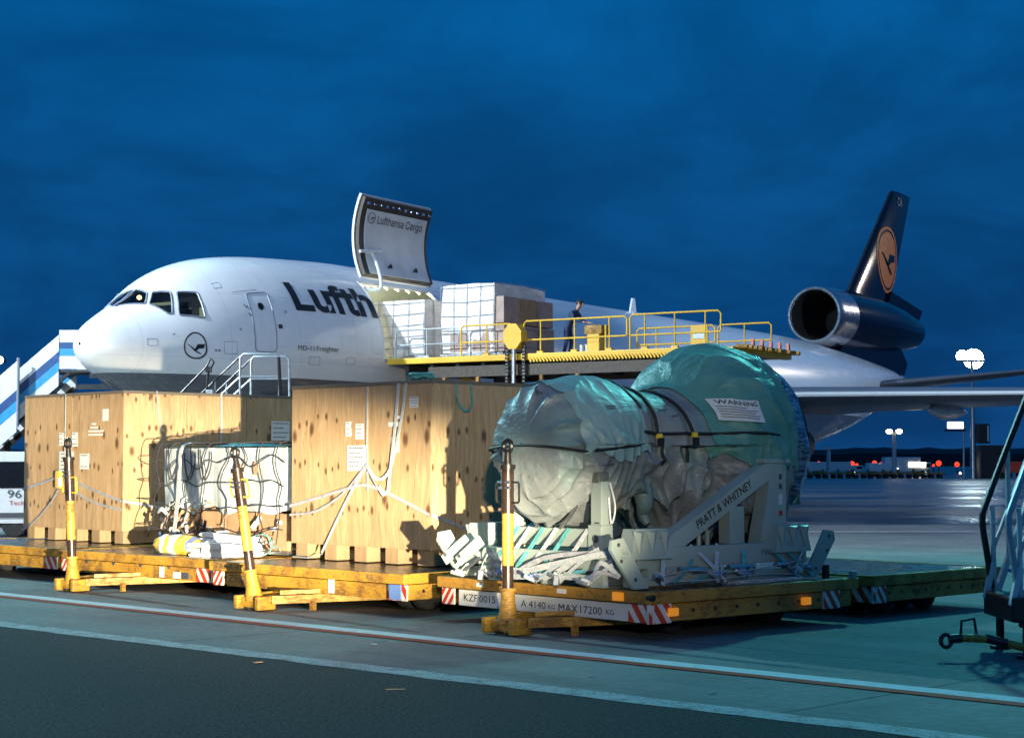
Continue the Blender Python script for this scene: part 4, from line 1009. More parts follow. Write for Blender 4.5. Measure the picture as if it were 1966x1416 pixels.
D2 = dolly('cargo_dolly', 'yellow dolly marked KZF 0014 and MAX 20000 carrying the nearer plywood crate', (-2.71, 22.11), R(-45), 4.0, 6.2, 'yellow_handle', False,
      [('TARA 4130', -1.86, .425, .80, .07, 1, 'print'), ('KG', -1.02, .43, .12, .05, 1, 'print'), ('MAX 20000', .18, .42, .98, .085, 1, 'yellow_old'), ('KG', 1.32, .42, .12, .07, 1, 'print'), ('KZF 0014', -1.78, .25, .82, .10, 0, 'print')],
      'yellow', (), 1.95, (-.30, -.12), (-.13, -.60))
MB().box((.55, .06, .30), (.10, .02, .17)).build('white_plate', M['white_paint'], D2); MB().box((1.88, -.03, .30), (.2, .02, .18)).build('blue_plate', M['blue_plate'], D2); 
D1 = dolly('cargo_dolly', 'yellow dolly marked KZF 0043 carrying the netted pallet load', (-5.6, 25.25), R(-44.5), 3.95, 6.2, 'yellow_handle', False,
      [('166 KZF 0043', -.6, .275, .85, .075, 0, 'yellow_old')], 'yellow', (), 2.1, (-.12, -.04), (-.30, -.74))
MB().box((.75, .06, .29), (.09, .02, .15)).build('white_plate', M['white_paint'], D1); MB().box((1.12, .06, .26), (.16, .02, .09)).build('makers_plate', M['paper'], D1); MB().box((1.34, .06, .26), (.16, .02, .09)).build('makers_plate', M['print'], D1)
for i in range(4): MB().cyl((-1.2+i*.72, .06, .36), (-1.2+i*.72, .04, .36), .025, nseg=8).build('bolt_or_hole', M['steel'], D1)
D0 = dolly('cargo_dolly', 'yellow dolly at the left edge carrying the farther plywood crate', (-8.55, 28.3), R(-44.5), 3.95, 6.2, None, False)
D4 = dolly('cargo_dolly', 'empty worn dolly standing behind the engine dolly', (3.16, 21.62), R(-47.5), 3.3, 2.75, None, True, side_stripes=((.0, .26, 2), (2.5, .24, 2)))

# ------------------------------------------------------------------ plywood crates
def crate(label, corner, rz, W, Dp, zb, zt, ply, straps, tags, seams):
    # corner = front right bottom corner; local x runs left->right to 0, y runs back
    t = thing('plywood_crate', label, 'crate', (corner[0], corner[1], zb), rz, 'plywood crates')
    H = zt-zb; sk = .23
    MB().box((-W/2, Dp/2, sk+(H-sk)/2), (W-.06, Dp-.06, H-sk-.04)).build('inner_box', M['lumber'], t)
    xs = [-W]+seams[0]+[0]
    for i in range(len(xs)-1):
        MB().box(((xs[i]+xs[i+1])/2, .012, sk*.9+(H-sk*.9)/2), (xs[i+1]-xs[i]-.008, .024, H-sk*.9), bev=.003).build('front_panel', ply, t)
    ys = [0]+seams[1]+[Dp]
    for i in range(len(ys)-1):
        for x in (-.010, -W+.010): MB().box((x, (ys[i]+ys[i+1])/2+.012, sk*.9+(H-sk*.9)/2), (.024, ys[i+1]-ys[i]-.010, H-sk*.9-.002), bev=.003).build('side_panel', ply, t)
    MB().box((-W/2, Dp-.0, sk+(H-sk)/2), (W-.05, .024, H-sk)).build('rear_panel', ply, t)
    MB().box((-W/2, Dp/2, H+.012), (W+.01, Dp+.02, .05), bev=.006).build('lid', M['greywood'], t)
    for x in [-W+.18+i*(W-.36)/4 for i in range(5)]:
        MB().box((x, .25, sk/2), (.26, .40, sk), bev=.006).build('skid_block', M['lumber'], t); MB().bar((x, .48, sk/2), (x, Dp-.1, sk/2), .12, sk-.01).build('skid', M['lumber'], t)
    for (nm, pts, wd, side, m) in straps: MB().ribbon(catmull(pts, 5), wd*.78, side, .006).build(nm, M[m], t)
    for (face, u, z, wd, ht, nl, m) in tags:
        if face == 'f': o = frame((u, -.016, z), (1, 0, 0), (0, 0, 1))
        else: o = frame((.006, u, z), (0, 1, 0), (0, 0, 1))
        p = MB().add([(0, 0, 0), (wd, 0, 0), (wd, ht, 0), (0, ht, 0), (0, 0, .003), (wd, 0, .003), (wd, ht, .003), (0, ht, .003)], [(3, 2, 1, 0), (4, 5, 6, 7), (0, 1, 5, 4), (1, 2, 6, 5), (2, 3, 7, 6), (3, 0, 4, 7)], o).build('paper_label', M[m], t)
        pb = MB()
        for i in range(nl):
            zz = ht*(.86-.72*i/max(1, nl-1)); l = wd*random.uniform(.5, .8); x0 = wd*.1
            k = 0
            while x0 < l+wd*.1:
                ww = wd*random.uniform(.05, .13); pb.add([(x0, zz, .0045), (x0+ww, zz, .0045), (x0+ww, zz+ht*.05, .0045), (x0, zz+ht*.05, .0045)], [(0, 1, 2, 3)], o); x0 += ww+wd*.02
        if nl: pb.build('print', M['print'], p)['kind'] = 'stuff'
    return t
F_ = -.03
C2s = [('strap', [(-1.23, F_, 2.34), (-1.235, F_, 1.6), (-1.22, F_, 1.05), (-1.21, F_-.01, .95)], .035, (1, 0, 0), 'strap'),
       ('strap', [(-2.9, F_, .72), (-2.2, F_, .86), (-1.6, F_-.02, .98), (-1.22, F_-.03, 1.03), (-.8, F_-.02, .93), (-.35, F_, .78), (0.0, F_, .66)], .055, (0, 0, 1), 'strap_grey'),
       ('strap', [(0.02, F_+.02, .66), (.02, .5, .50), (.03, 1.0, .34), (.05, 1.3, .20)], .055, (0, 0, 1), 'strap_grey'),
       ('strap', [(-1.22, F_-.02, 1.28), (-1.45, F_-.03, 1.02), (-1.72, F_-.02, .70), (-2.0, F_-.03, .30), (-2.12, F_-.05, .10)], .05, (1, 0, .3), 'strap'),
       ('strap', [(-1.22, F_-.02, 1.30), (-1.5, F_-.03, 1.05), (-1.8, F_-.02, .86), (-2.3, F_-.02, .66), (-2.9, F_, .60)], .04, (0, 0, 1), 'strap_grey'),
       ('strap', [(-1.22, F_-.02, 1.30), (-1.0, F_-.04, 1.12), (-.82, F_-.03, 1.15), (-.68, F_-.03, 1.35), (-.52, F_-.02, 1.9), (-.45, F_, 2.36)], .06, (1, 0, 0), 'strap'),
       ('strap', [(-.60, F_, 2.36), (-.66, F_-.02, 1.7), (-.74, F_-.03, 1.15), (-.78, F_-.03, .95), (-.88, F_-.03, .92), (-.95, F_-.03, 1.02)], .065, (1, 0, .1), 'strap'),
       ('strap', [(-1.22, F_-.03, 1.30), (-1.1, F_-.04, 1.15), (-.95, F_-.04, .98), (-.85, F_-.04, .88)], .03, (1, 0, 0), 'strap_grey'),
       ('strap', [(-2.12, F_-.05, .08), (-2.3, F_-.08, .03), (-2.75, F_-.05, .03)], .05, (0, 1, .2), 'strap'),
       ('strap', [(.02, .42, 2.36), (.03, .43, 2.15), (.03, .5, 2.05), (.03, .62, 2.0), (.03, .70, 2.12), (.02, .68, 2.36)], .04, (0, 1, 0), 'strap_teal')]
C2 = crate('nearer tall plywood crate with white straps looped down its front', (-1.04, 22.1), R(-45), 2.9, 3.1, .525, 2.885, M['ply2'], C2s,
      [('f', -1.70, 1.68, .12, .20, 3, 'paper'), ('f', -1.49, 1.64, .17, .21, 4, 'paper'), ('f', -1.66, 1.22, .38, .34, 5, 'paper'), ('f', -.76, 1.46, .16, .20, 3, 'paper'), ('f', -.40, 2.04, .17, .14, 4, 'paper'), ('f', -.82, 1.80, .12, .06, 0, 'paper'), ('f', -.66, 1.80, .10, .06, 0, 'paper'), ('f', -.66, 1.90, .08, .04, 0, 'paper')],
      ([-1.235], [.42, 1.75]))
tb2 = MB()
for i in range(9):
    a = random.uniform(0, 6.28); r_ = random.uniform(.05, .13)
    tb2.tube(catmull([(-.36+random.uniform(-.06, .06)+r_*1.5*math.cos(a+q*1.4), .14+r_*math.sin(a+q*1.4), .02+abs(.07*math.sin(q*1.1+i))) for q in range(7)], 4), .016, 5)
tb2.build('strap_bundle', M['strap_teal'], C2, True)['label'] = 'tangle of teal webbing on the crate lid'
C2.children[-1].location = (0, 0, 2.40)
F1 = -.03
C1s = [('strap', [(-1.78, F1, 2.5), (-1.785, F1, 1.7), (-1.77, F1, 1.0)], .028, (1, 0, 0), 'strap'),
       ('strap', [(-3.2, F1, .86), (-2.6, F1, .96), (-2.1, F1-.02, 1.05), (-1.8, F1-.03, 1.10)], .055, (0, 0, 1), 'strap_grey'),
       ('strap', [(-1.76, F1-.02, 1.10), (-1.2, F1, .95), (-.6, F1, .82), (0, F1, .70)], .055, (0, 0, 1), 'strap_grey'),
       ('strap', [(-1.76, F1-.02, 1.02), (-1.4, F1-.02, .84), (-.8, F1, .66), (0, F1, .56)], .05, (0, 0, 1), 'strap_grey'),
       ('strap', [(0.02, 0, .70), (.02, .6, .60), (.02, 1.2, .52), (.02, 1.9, .42)], .05, (0, 0, 1), 'strap'),
       ('strap', [(-1.95, F1-.02, .86), (-2.2, F1-.03, .62), (-2.7, F1-.02, .32), (-3.2, F1, .14)], .045, (0, 0, 1), 'strap_grey'),
       ('strap', [(.02, .62, 2.52), (.02, .66, 2.1), (.02, .85, 1.3), (.02, 1.0, .6)], .03, (0, 1, 0), 'strap_grey'),
       ('strap', [(.02, 1.92, 2.52), (.02, 1.93, 1.9), (.02, 1.90, 1.3), (.02, 1.9, .5)], .045, (0, 1, 0), 'strap')]
C1 = crate('farther plywood crate with grey lashing straps and yellow ratchet on its front', (-6.37, 28.2), R(-45), 3.2, 5.0, .525, 3.0, M['ply1'], C1s,
      [('f', -2.0, 1.62, .15, .22, 3, 'paper'), ('f', -1.58, 1.60, .19, .24, 3, 'paper'), ('f', -1.98, 1.16, .46, .36, 5, 'paper'), ('f', -1.32, 1.22, .30, .26, 2, 'paper'), ('f', -.62, 2.02, .18, .20, 0, 'paper'), ('f', -1.0, 1.90, .24, .03, 0, 'paper'), ('f', -1.06, 1.84, .48, .03, 0, 'paper'), ('f', -1.06, 1.78, .46, .03, 0, 'paper'), ('f', -.96, 1.96, .14, .03, 0, 'paper'),
       ('s', 3.0, 1.72, .40, .34, 4, 'paper'), ('s', 3.45, 1.76, .16, .22, 3, 'paper')], ([-1.6], [.0001+1.22, 2.45, 3.7]))
rt = MB().box((-1.86, F1-.06, 1.04), (.16, .08, .30), bev=.03).build('ratchet', M['tarp_yellow'], C1, True); MB().box((-1.80, F1-.08, 1.0), (.08, .06, .16), bev=.02).build('ratchet_lever', M['stair_white'], rt)

# ------------------------------------------------------------------ netted pallet load
def net_pallet():
    W, Dp, z0, H = 3.12, 2.3, .53, 1.54
    t = thing('netted_pallet', 'pallet load under plastic sheet and black cargo net between the two crates', 'pallet load', (-5.38, 26.72, z0), R(-45))
    MB().box((W/2, Dp/2, .03), (W+.05, Dp+.05, .05), bev=.01).build('pallet_base', M['steel'], t)
    for i in range(4):
        for j in range(2):
            MB().box((.42+i*.76, .45+j*1.2, .06+.27), (.72, .84, .54), bev=.02).build('carton', M['carton'], t)
    for i in range(4): MB().box((.42+i*.76, 1.1, .60+.42), (.73, 1.9, .80), bev=.02).build('carton', M['carton'], t)
    # plastic sheet over the upper part, gathered at the bottom edge
    NX, NZ = 60, 26; vs, fs = [], []
    per = []  # path round three sides: left side, front, right side
    for i in range(NX+1):
        s = i/NX*(Dp+W+Dp)
        if s < Dp: per.append((0, Dp-s, -1, 0))
        elif s < Dp+W: per.append((s-Dp, 0, 0, -1))
        else: per.append((W, s-Dp-W, 1, 0))
    for j in range(NZ+1):
        for i, (x, y, nx, ny) in enumerate(per):
            z = H-(H-.62)*j/NZ; s = i/NX*7.7
            fold = .045*noise.noise(Vector((s*3.2, z*.8, 1)))+.03*noise.noise(Vector((s*9, z*2.2, 4)))
            low = max(0, (j/NZ-.62)/.38); o_ = .03+fold*(1+1.6*low)+.03*low
            cr_ = .10 if min(abs(x-0), abs(x-W)) < .01 and min(abs(y), 9) < .01 else 0
            zz = z+(low*.22*noise.noise(Vector((s*2.1, 3, 8))) if low else 0)
            vs.append((x+nx*o_+(.03 if cr_ and x < 1 else 0), y+ny*o_, zz))
    for j in range(NZ):
        for i in range(NX): k = j*(NX+1)+i; fs.append((k, k+1, k+NX+2, k+NX+1))
    sh = MB().add(vs, fs).build('plastic_sheet', M['sheet'], t, True)
    vs, fs = [], []
    for j in range(17):
        for i in range(25):
            x, y = W*i/24, Dp*j/16; vs.append((x, y-.03, H+.02+.05*noise.noise(Vector((x*2, y*2, 5)))*(0 if j == 0 else 1)+(.05*max(0, math.sin((x-1.3)*3.2)) if 1.3 < x < 2.7 and 0 < j < 5 else 0)))
            if i and j: k = j*25+i; fs.append((k-26, k-25, k, k-1))
    MB().add(vs, fs).build('sheet_top', M['strap_teal'], t, True)
    # torn patches showing the cartons
    for (x, z, sx_, sz_) in ((2.02, 1.20, .10, .13), (2.46, 1.24, .06, .10)):
        N = 14; MB().add([(x+sx_*math.cos(6.283*i/N)*(1+.3*noise.noise(Vector((i*1.7, x, 0)))), -.10, z+sz_*math.sin(6.283*i/N)*(1+.35*noise.noise(Vector((i*2.3, z, 3))))) for i in range(N)], [tuple(range(N))]).build('torn_patch', M['carton'], t)
    # crumpled wrap low on the load
    for i in range(54):
        x = random.uniform(-.04, 1.25) if i < 38 else random.uniform(1.25, W-.2); z = random.uniform(.12, .66)*(1.0 if x < 1.2 else .6); y = -.05-random.uniform(0, .08); a = random.uniform(-1, 1)
        pts = [(x+k*.07*math.cos(a)+random.uniform(-.03, .03), y-random.uniform(0, .06), max(.02, z+k*.07*math.sin(a)+random.uniform(-.04, .04))) for k in range(5)]
        MB().ribbon(catmull(pts, 3), random.uniform(.02, .07), (random.uniform(-1, 1), random.uniform(-.6, .6), random.uniform(-1, 1)), .006).build('torn_film', M[('sheet', 'wrap_brown', 'net', 'sheet', 'carton')[i % 5]], t)
    # net
    for i in range(8):
        x0 = .04+i*.43; pts = []
        for j in range(8):
            z = H+.05-(H-.12)*j/7; pts.append((x0+.22*noise.noise(Vector((i*1.3, j*.55, 0)))-.05*j*(1 if i < 4 else -.3)*.6, -.11-.03*math.sin(j)-.07*(j/7), z))
        pts = [(x0, .9, H+.07), (x0, .1, H+.08)]+pts
        MB().tube(catmull(pts, 4), .0085, 5).build('net_cord', M['net'], t, True)
    for j in range(4):
        z = H-.18-j*.34; pts = [(-.10, .9, z)]+[(-.10 if k == 0 else -.05+(W+.1)*k/12, -.12-.05*(j/6), z+.16*noise.noise(Vector((k*.6, j*1.9, 4)))-(.10*math.sin(math.pi*((k*2) % 5)/5) if j in (0, 2) and k < 6 else 0)) for k in range(13)]
        MB().tube(catmull(pts, 4), .0085, 5).build('net_cord', M['net'], t, True)
    for i in range(3):
        x0 = .28+i*.42; MB().tube(catmull([(x0, -.13, H-.02), (x0+.05, -.15, H-.25), (x0+.17, -.16, H-.48), (x0+.30, -.15, H-.28), (x0+.28, -.13, H-.05)], 5), .011, 5).build('net_loop', M['net'], t, True)
    MB().ribbon(catmull([(.64, .3, H+.09), (.63, -.10, H+.04), (.60, -.15, H-.4), (.57, -.17, .6), (.50, -.2, .15), (.42, -.3, .03)], 5), .085, (1, 0, 0), .008).build('strap', M['strap'], t)
net_pallet()
def bundles():
    # axis along the front of the pallet
    def roll(name, label, p0, p1, r, h, m, seed, bands=(), cat='tarpaulin'):
        t = thing(name, label, cat, (p0[0], p0[1], .515), math.atan2(p1[1]-p0[1], p1[0]-p0[0])); L = math.hypot(p1[0]-p0[0], p1[1]-p0[1]); NX, NA = 34, 22; vs, fs = [], []
        for i in range(NX+1):
            u = i/NX; e = min(1, (math.sin(math.pi*min(max(u, .0), 1)))**.35+.02)
            for j in range(NA):
                a = 2*math.pi*j/NA; k = 1+.22*noise.noise(Vector((u*L*2.2+seed, math.cos(a)*1.6, math.sin(a)*1.6)))+.12*noise.noise(Vector((u*L*6+seed, math.cos(a)*4, math.sin(a)*4)))
                y, z = r*e*k*math.cos(a), h*e*k*math.sin(a); vs.append((u*L, y, max(0.003, z*.9+h*.75)))
        for i in range(NX):
            for j in range(NA): k = i*NA+j; k2 = i*NA+(j+1) % NA; fs.append((k, k2, k2+NA, k+NA))
        fs.append(tuple(range(NA))); fs.append(tuple(NX*NA+j for j in range(NA)))
        b_ = MB().add(vs, fs).build('folded_sheet', m, t, True)
        for (u, wd, mm) in bands:
            i0, i1 = int(u*NX), int((u+wd)*NX)+1
            bv = []; bf = []
            for i in range(i0, i1+1):
                c = Vector((vs[i*NA][0], 0, h*.6))
                for j in range(NA): q = Vector(vs[i*NA+j]); d = (q-c); d.x = 0; bv.append(tuple(q+d.normalized()*.008)) 
            for i in range(i1-i0):
                for j in range(NA): k = i*NA+j; k2 = i*NA+(j+1) % NA; bf.append((k, k2, k2+NA, k+NA))
            MB().add(bv, bf).build('printed_band', mm, b_, True)
        return t
    roll('tarpaulin_bundle', 'yellow and white folded tarpaulin bundle lying on the dolly deck', (-5.28, 25.62), (-4.52, 25.0), .2, .17, M['tarp_yellow'], 2, ((.30, .10, M['tarp_white']), (.50, .12, M['tarp_white']), (.86, .06, M['tarp_blue'])))
    def folded(label, p0, p1, wd, n_, seed):
        t = thing('tarpaulin_bundle', label, 'tarpaulin', (p0[0], p0[1], .512), math.atan2(p1[1]-p0[1], p1[0]-p0[0])); L = math.hypot(p1[0]-p0[0], p1[1]-p0[1])
        for k in range(n_):
            o = lump_box((0, 0, 0), (L*random.uniform(.86, 1.04), wd*random.uniform(.85, 1.05), .066), .016, 9, seed+k*2.3, .01).build('folded_layer', M['tarp_white'] if k != 1 else M['sheet'], t, True)
            o.location = (L/2+random.uniform(-.05, .05), random.uniform(-.03, .03), .036+k*.058); o.rotation_euler = (random.uniform(-.05, .05), random.uniform(-.04, .04), random.uniform(-.08, .08))
        MB().tube(catmull([(L*.3, -wd*.56, .02), (L*.31, -wd*.58, .06*n_*.6), (L*.3, -wd*.3, .06*n_+.03), (L*.32, wd*.4, .06*n_+.03)], 4), .012, 5).build('tie_cord', M['stair_white'], t, True)
    folded('white folded tarpaulin lying beside the yellow bundle', (-4.62, 25.02), (-3.60, 24.34), .36, 3, 4)
    folded('taller stack of folded white sheets behind the white tarpaulin', (-4.50, 25.36), (-3.62, 24.72), .30, 5, 9)
    t = thing('teal_strap_coil', 'teal webbing coil at the right end of the white tarpaulin', 'strap', (-3.52, 24.25, .53))
    MB().ribbon(catmull([(.16*math.cos(a), .06*math.sin(a*1.3)-.03*a*.3, .17+.15*math.sin(a)) for a in [i*.7 for i in range(20)]], 3), .05, (0, 1, 0), .005).build('webbing', M['strap_teal'], t)
bundles()

# ------------------------------------------------------------------ wrapped engine on its stand (axes of the engine dolly)
RZ3 = R(-48.7); E0 = (.267, 19.09)
EN = thing('wrapped_engine', 'jet engine wrapped in teal grey plastic cover with black cords', 'engine', (E0[0], E0[1], 0), RZ3)
ZE = 2.05
prof_t = [-.22, -.20, -.12, .05, .3, .6, .95, 1.25, 1.55, 1.85, 2.05, 2.2, 2.4, 2.7, 3.0, 3.25, 3.42, 3.5]
pf_top = make_pchip(prof_t, [.02, .30, .52, .66, .745, .77, .745, .70, .67, .69, .78, .95, 1.12, 1.20, 1.19, 1.15, 1.04, .90])
pf_bot = make_pchip(prof_t, [.02, .30, .50, .62, .76, .80, .66, .56, .78, 1.02, 1.05, 1.06, 1.10, 1.13, 1.13, 1.10, 1.0, .88])
def crease(v, p=3.0): return (1-min(1, abs(noise.noise(v))*1.35))**p
def eng_pt(t, ph, extra=0.):
    s, c = math.sin(ph), math.cos(ph); k = .5+.5*s; k = k*k*(3-2*k)
    r = pf_top(t)*k+pf_bot(t)*(1-k)
    side = pf_top(t)*.97
    if s < 0: r = r*(abs(s)**1.5)+side*(1-abs(s)**1.5)
    low = max(0, .25-s); hi = max(0, s)
    wob = .5*noise.noise(Vector((t*1.3, ph*1.1, 11.0)))
    wr = 0
    e1 = max(0, min(1, (1.05-t)/.15)); e2 = max(0, min(1, (t-2.05)/.2)); em = max(0, 1-e1-e2)
    # tail cover: pleats falling from the crown
    wr += e1*(.085*crease(Vector((t*2.6+wob*.8+s*.35, ph*.9, 2.0)))*(.30+.9*low)+.05*crease(Vector((t*6.0+wob, ph*1.4, 5.0)), 2.5)*(.25+low)-.03*hi)
    if t < .18: wr += .075*crease(Vector((ph*2.1+wob, t*1.2, 9.0)))*max(0, min(1, (.25-t)*3))
    # waist: slack drawn down into a gathered skirt
    wr += em*(.15*crease(Vector((t*2.2+ph*.9+wob, ph*1.2-t*.8, 4.0)))*(.12+1.1*low)+.09*crease(Vector((t*5+wob*2, ph*3.0, 8.0)), 2.2)*low-.03)
    # fan dome: long soft creases, tight above, loose below
    wr += e2*(.075*crease(Vector((t*1.8+wob, ph*1.7+t*.9, 6.0)), 4)*(.55+1.2*low)+.04*crease(Vector((t*3.1+ph*1.3, ph*3.2+wob, 16.0)), 3)*(.5+low)-.03+.07*crease(Vector((t*4+ph*2.2, ph*2.8-t*2+wob, 3.0)), 2.5)*(low**1.2))
    wr += .012*noise.noise(Vector((c*r*7, t*7, s*r*7)))*(.4+low)+.03*noise.noise(Vector((t*1.2, c*1.3, s*1.3)))
    for tt in (1.28, 1.72): wr -= .028*math.exp(-((t-tt)/.045)**2)
    wr -= .03*math.exp(-((t-1.03)/.04)**2)
    r2 = r+wr*min(1, max(0, (r-.15)*3))+extra
    return Vector((r2*c, t, ZE+r2*s))
def eng_grid(t0, t1, nt, nph, nm, m, extra=0.0, ph0=-math.pi, ph1=math.pi):
    vs, fs = [], []
    for i in range(nt+1):
        t = t0+(t1-t0)*i/nt
        for j in range(nph+1): vs.append(tuple(eng_pt(t, ph0+(ph1-ph0)*j/nph, extra)))
    for i in range(nt):
        for j in range(nph): k = i*(nph+1)+j; fs.append((k, k+1, k+nph+2, k+nph+1))
    return MB().add(vs, fs).build(nm, m, EN, True)
cov = eng_grid(-.22, 2.02, 210, 300, 'plastic_cover', M['cover'])
eng_grid(1.96, 3.30, 120, 300, 'fan_lower_cover', M['cover'], .004)
def hem_cover(nm, m, ta, tb, hm, amp, base, seed, nt=110, nph=240):     # sheet lapped over the main cover, with a loose lower hem
    vs, fs = [], []
    for i in range(nt+1):
        t = ta+(tb-ta)*i/nt
        h0 = hm+amp*noise.noise(Vector((t*2.6, 1.0, seed)))+amp*.45*noise.noise(Vector((t*8, 2.0, seed))); h1 = math.pi-hm*.6+amp*noise.noise(Vector((t*3, 6.0, seed)))
        for j in range(nph+1):
            u = j/nph; ph = h0+(h1-h0)*u; fl = math.exp(-u*9); vs.append(tuple(eng_pt(t, ph, base+.05*fl*(.6+.8*noise.noise(Vector((t*7, 3.3+seed, u)))))))
    for i in range(nt):
        for j in range(nph): k = i*(nph+1)+j; fs.append((k, k+1, k+nph+2, k+nph+1))
    MB().add(vs, fs).build(nm, m, EN, True)
hem_cover('tail_cover', M['cover_pale'], .04, 1.06, -.16, .16, .016, 0)
hem_cover('fan_cover', M['cover_green'], 1.95, 3.06, -.22, .22, .022, 5)
eng_grid(3.02, 3.5, 40, 160, 'fan_rim_cover', M['crinkle'], .012)
MB().lathe([(3.46, .95), (3.47, .01)], 40, Matrix.Translation((0, 0, ZE)), 'Y').build('fan_face_cover', M['crinkle'], EN)
MB().lathe([(.0, 1.02), (.03, 1.06), (.08, 1.06), (.10, 1.0)], 48, Matrix.Translation((0, 3.36, ZE)), 'Y', cap=False).build('fan_case_ring', M['black'], EN, True)
def eng_line(nm, path, r, m, par, off=.02): return MB().tube([eng_pt(t, p, off) for t, p in path], r, 6).build(nm, m, par, True)
hz = lambda t0, t1, p0, p1, k=40: [(t0+(t1-t0)*i/k, p0+(p1-p0)*i/k) for i in range(k+1)]
eng_line('elastic_cord', [(1.02, q) for q in [-.25-math.pi*1.0*0+i*.0 for i in range(0)]]+hz(-.02, 1.02, -2.2-.9, -2.2-.9, 2)[:0]+hz(.10, .10, math.pi+.25, -.15, 60)[:0]+hz(.02, 1.0, -.10, .02), .018, M['cord'], EN, .03)
eng_line('elastic_cord', hz(.02, -.215, -.10, -.06, 24)+hz(-.215, .10, math.pi+.06, math.pi+.12, 24), .018, M['cord'], EN, .035)
eng_line('elastic_cord', hz(1.02, 2.75, .22, .10), .020, M['cord'], EN, .03)
for tt in (1.28, 1.72):
    eng_line('elastic_cord', hz(tt, tt+.02, 1.75, -.28, 40), .020, M['cord'], EN, .03)
    q = eng_pt(tt+.01, .15, .05); MB().box(q, (.06, .06, .06), bev=.012).build('cord_clip', M['tag_yellow'], EN); q = eng_pt(tt+.01, .05, .05); MB().box(q, (.06, .06, .1), bev=.012).build('cord_toggle', M['black'], EN)
eng_line('elastic_cord', hz(.98, 1.06, 1.5, .62, 30), .020, M['cord'], EN, .03)
# placard
def on_cover(t0, t1, p0, p1, nm, m, off=.035, par=None):
    vs, fs = [], []; na, nb = 8, 8
    for i in range(na+1):
        for j in range(nb+1): vs.append(tuple(eng_pt(t0+(t1-t0)*i/na, p0+(p1-p0)*j/nb, off)))
    for i in range(na):
        for j in range(nb): k = i*(nb+1)+j; fs.append((k, k+1, k+nb+2, k+nb+1))
    return MB().add(vs, fs).build(nm, m, par or EN, True)
def cover_text(s, t0, t1, p0, p1, par, m, bold=.01, off=.055):
    me = fit_text(text_raw(s, 1, bold), 0, 1, 0, 1)
    for v in me.vertices: v.co = eng_pt(t0+(t1-t0)*v.co.x, p0+(p1-p0)*v.co.y, off)
    return link('cover_print', me, m, par)
def eng_z(t, dz, off):
    r = pf_top(t); return eng_pt(t, math.asin(max(-.99, min(.99, dz/r))), off)
def card(t0, t1, d0, d1, nm, m, off, par):
    vs, fs = [], []
    for i in range(9):
        for j in range(9): vs.append(tuple(eng_z(t0+(t1-t0)*i/8, d0+(d1-d0)*j/8, off)))
    for i in range(8):
        for j in range(8): k = i*9+j; fs.append((k, k+1, k+10, k+9))
    return MB().add(vs, fs).build(nm, m, par, True)
plc = card(2.05, 2.50, .25, .50, 'warning_placard', M['paper'], .075, EN)
me = fit_text(text_raw('WARNING', 1, .01), 0, 1, 0, 1)
for v in me.vertices: v.co = eng_z(2.09+.36*v.co.x, .425+.05*v.co.y, .092)
link('cover_print', me, M['print'], plc)
for i in range(5): card(2.08, 2.08+random.uniform(.2, .38), .395-.028*i, .402-.028*i, 'print_line', M['print'], .088, plc)
def smudge(t0, p0, wd, nl, ht=.02):
    for i in range(nl):
        on_cover(t0, t0+wd*random.uniform(.5, 1), p0-i*ht*2, p0-i*ht*2+ht, 'cover_print', M['print'], .030)
smudge(.42, .55, .16, 2); smudge(.24, -.28, .2, 1); smudge(1.10, .02, .12, 2); smudge(1.36, .62, .18, 2, .012); smudge(1.52, .48, .1, 1); smudge(-.02, math.pi*.78, .1, 1)
# printed roundel and lines on the end cover, red drain plug
for (ph, t_, wd, nl) in ((2.05, .16, .0, 0),):
    q = [eng_pt(t_+.05*math.cos(a), ph+.07*math.sin(a), .03) for a in [6.283*i/18 for i in range(18)]]; MB().add(q, [tuple(range(18))]).build('cover_print', M['print'], EN)
    q2 = [eng_pt(t_+.0*math.cos(a), ph, .05) for a in (0,)]
for i, (ph, tt, wp) in enumerate(((1.90, .16, .16), (1.90, .12, .12), (1.95, .04, .18), (1.45, -.08, .2), (1.45, -.10, .14), (2.5, -.05, .2), (2.55, -.09, .14))):
    on_cover(tt, tt+.012, ph-wp, ph, 'cover_print', M['print'], .03)
q = eng_pt(.22, -1.75, .0); MB().lathe([(-.03, .03), (-.02, .05), (.02, .05), (.03, .03)], 12, Matrix.Translation(q), 'Z').build('drain_plug', M['orange_lens'] if 0 else M['red'], EN, True)
# gathered skirt tied off below
for (t_, x_, z_, r_) in ((1.95, .35, 1.0, .12), (1.2, .45, 1.35, .10)):
    MB().tube(catmull([(x_, t_, z_+.25), (x_+.03, t_+.02, z_+.05), (x_-.02, t_+.05, z_-.08), (x_+.04, t_+.06, z_-.2)], 4), [r_*(1.2-.9*abs(i/12-.15)) for i in range(13)], 10).build('gathered_skirt', M['cover'], EN, True)

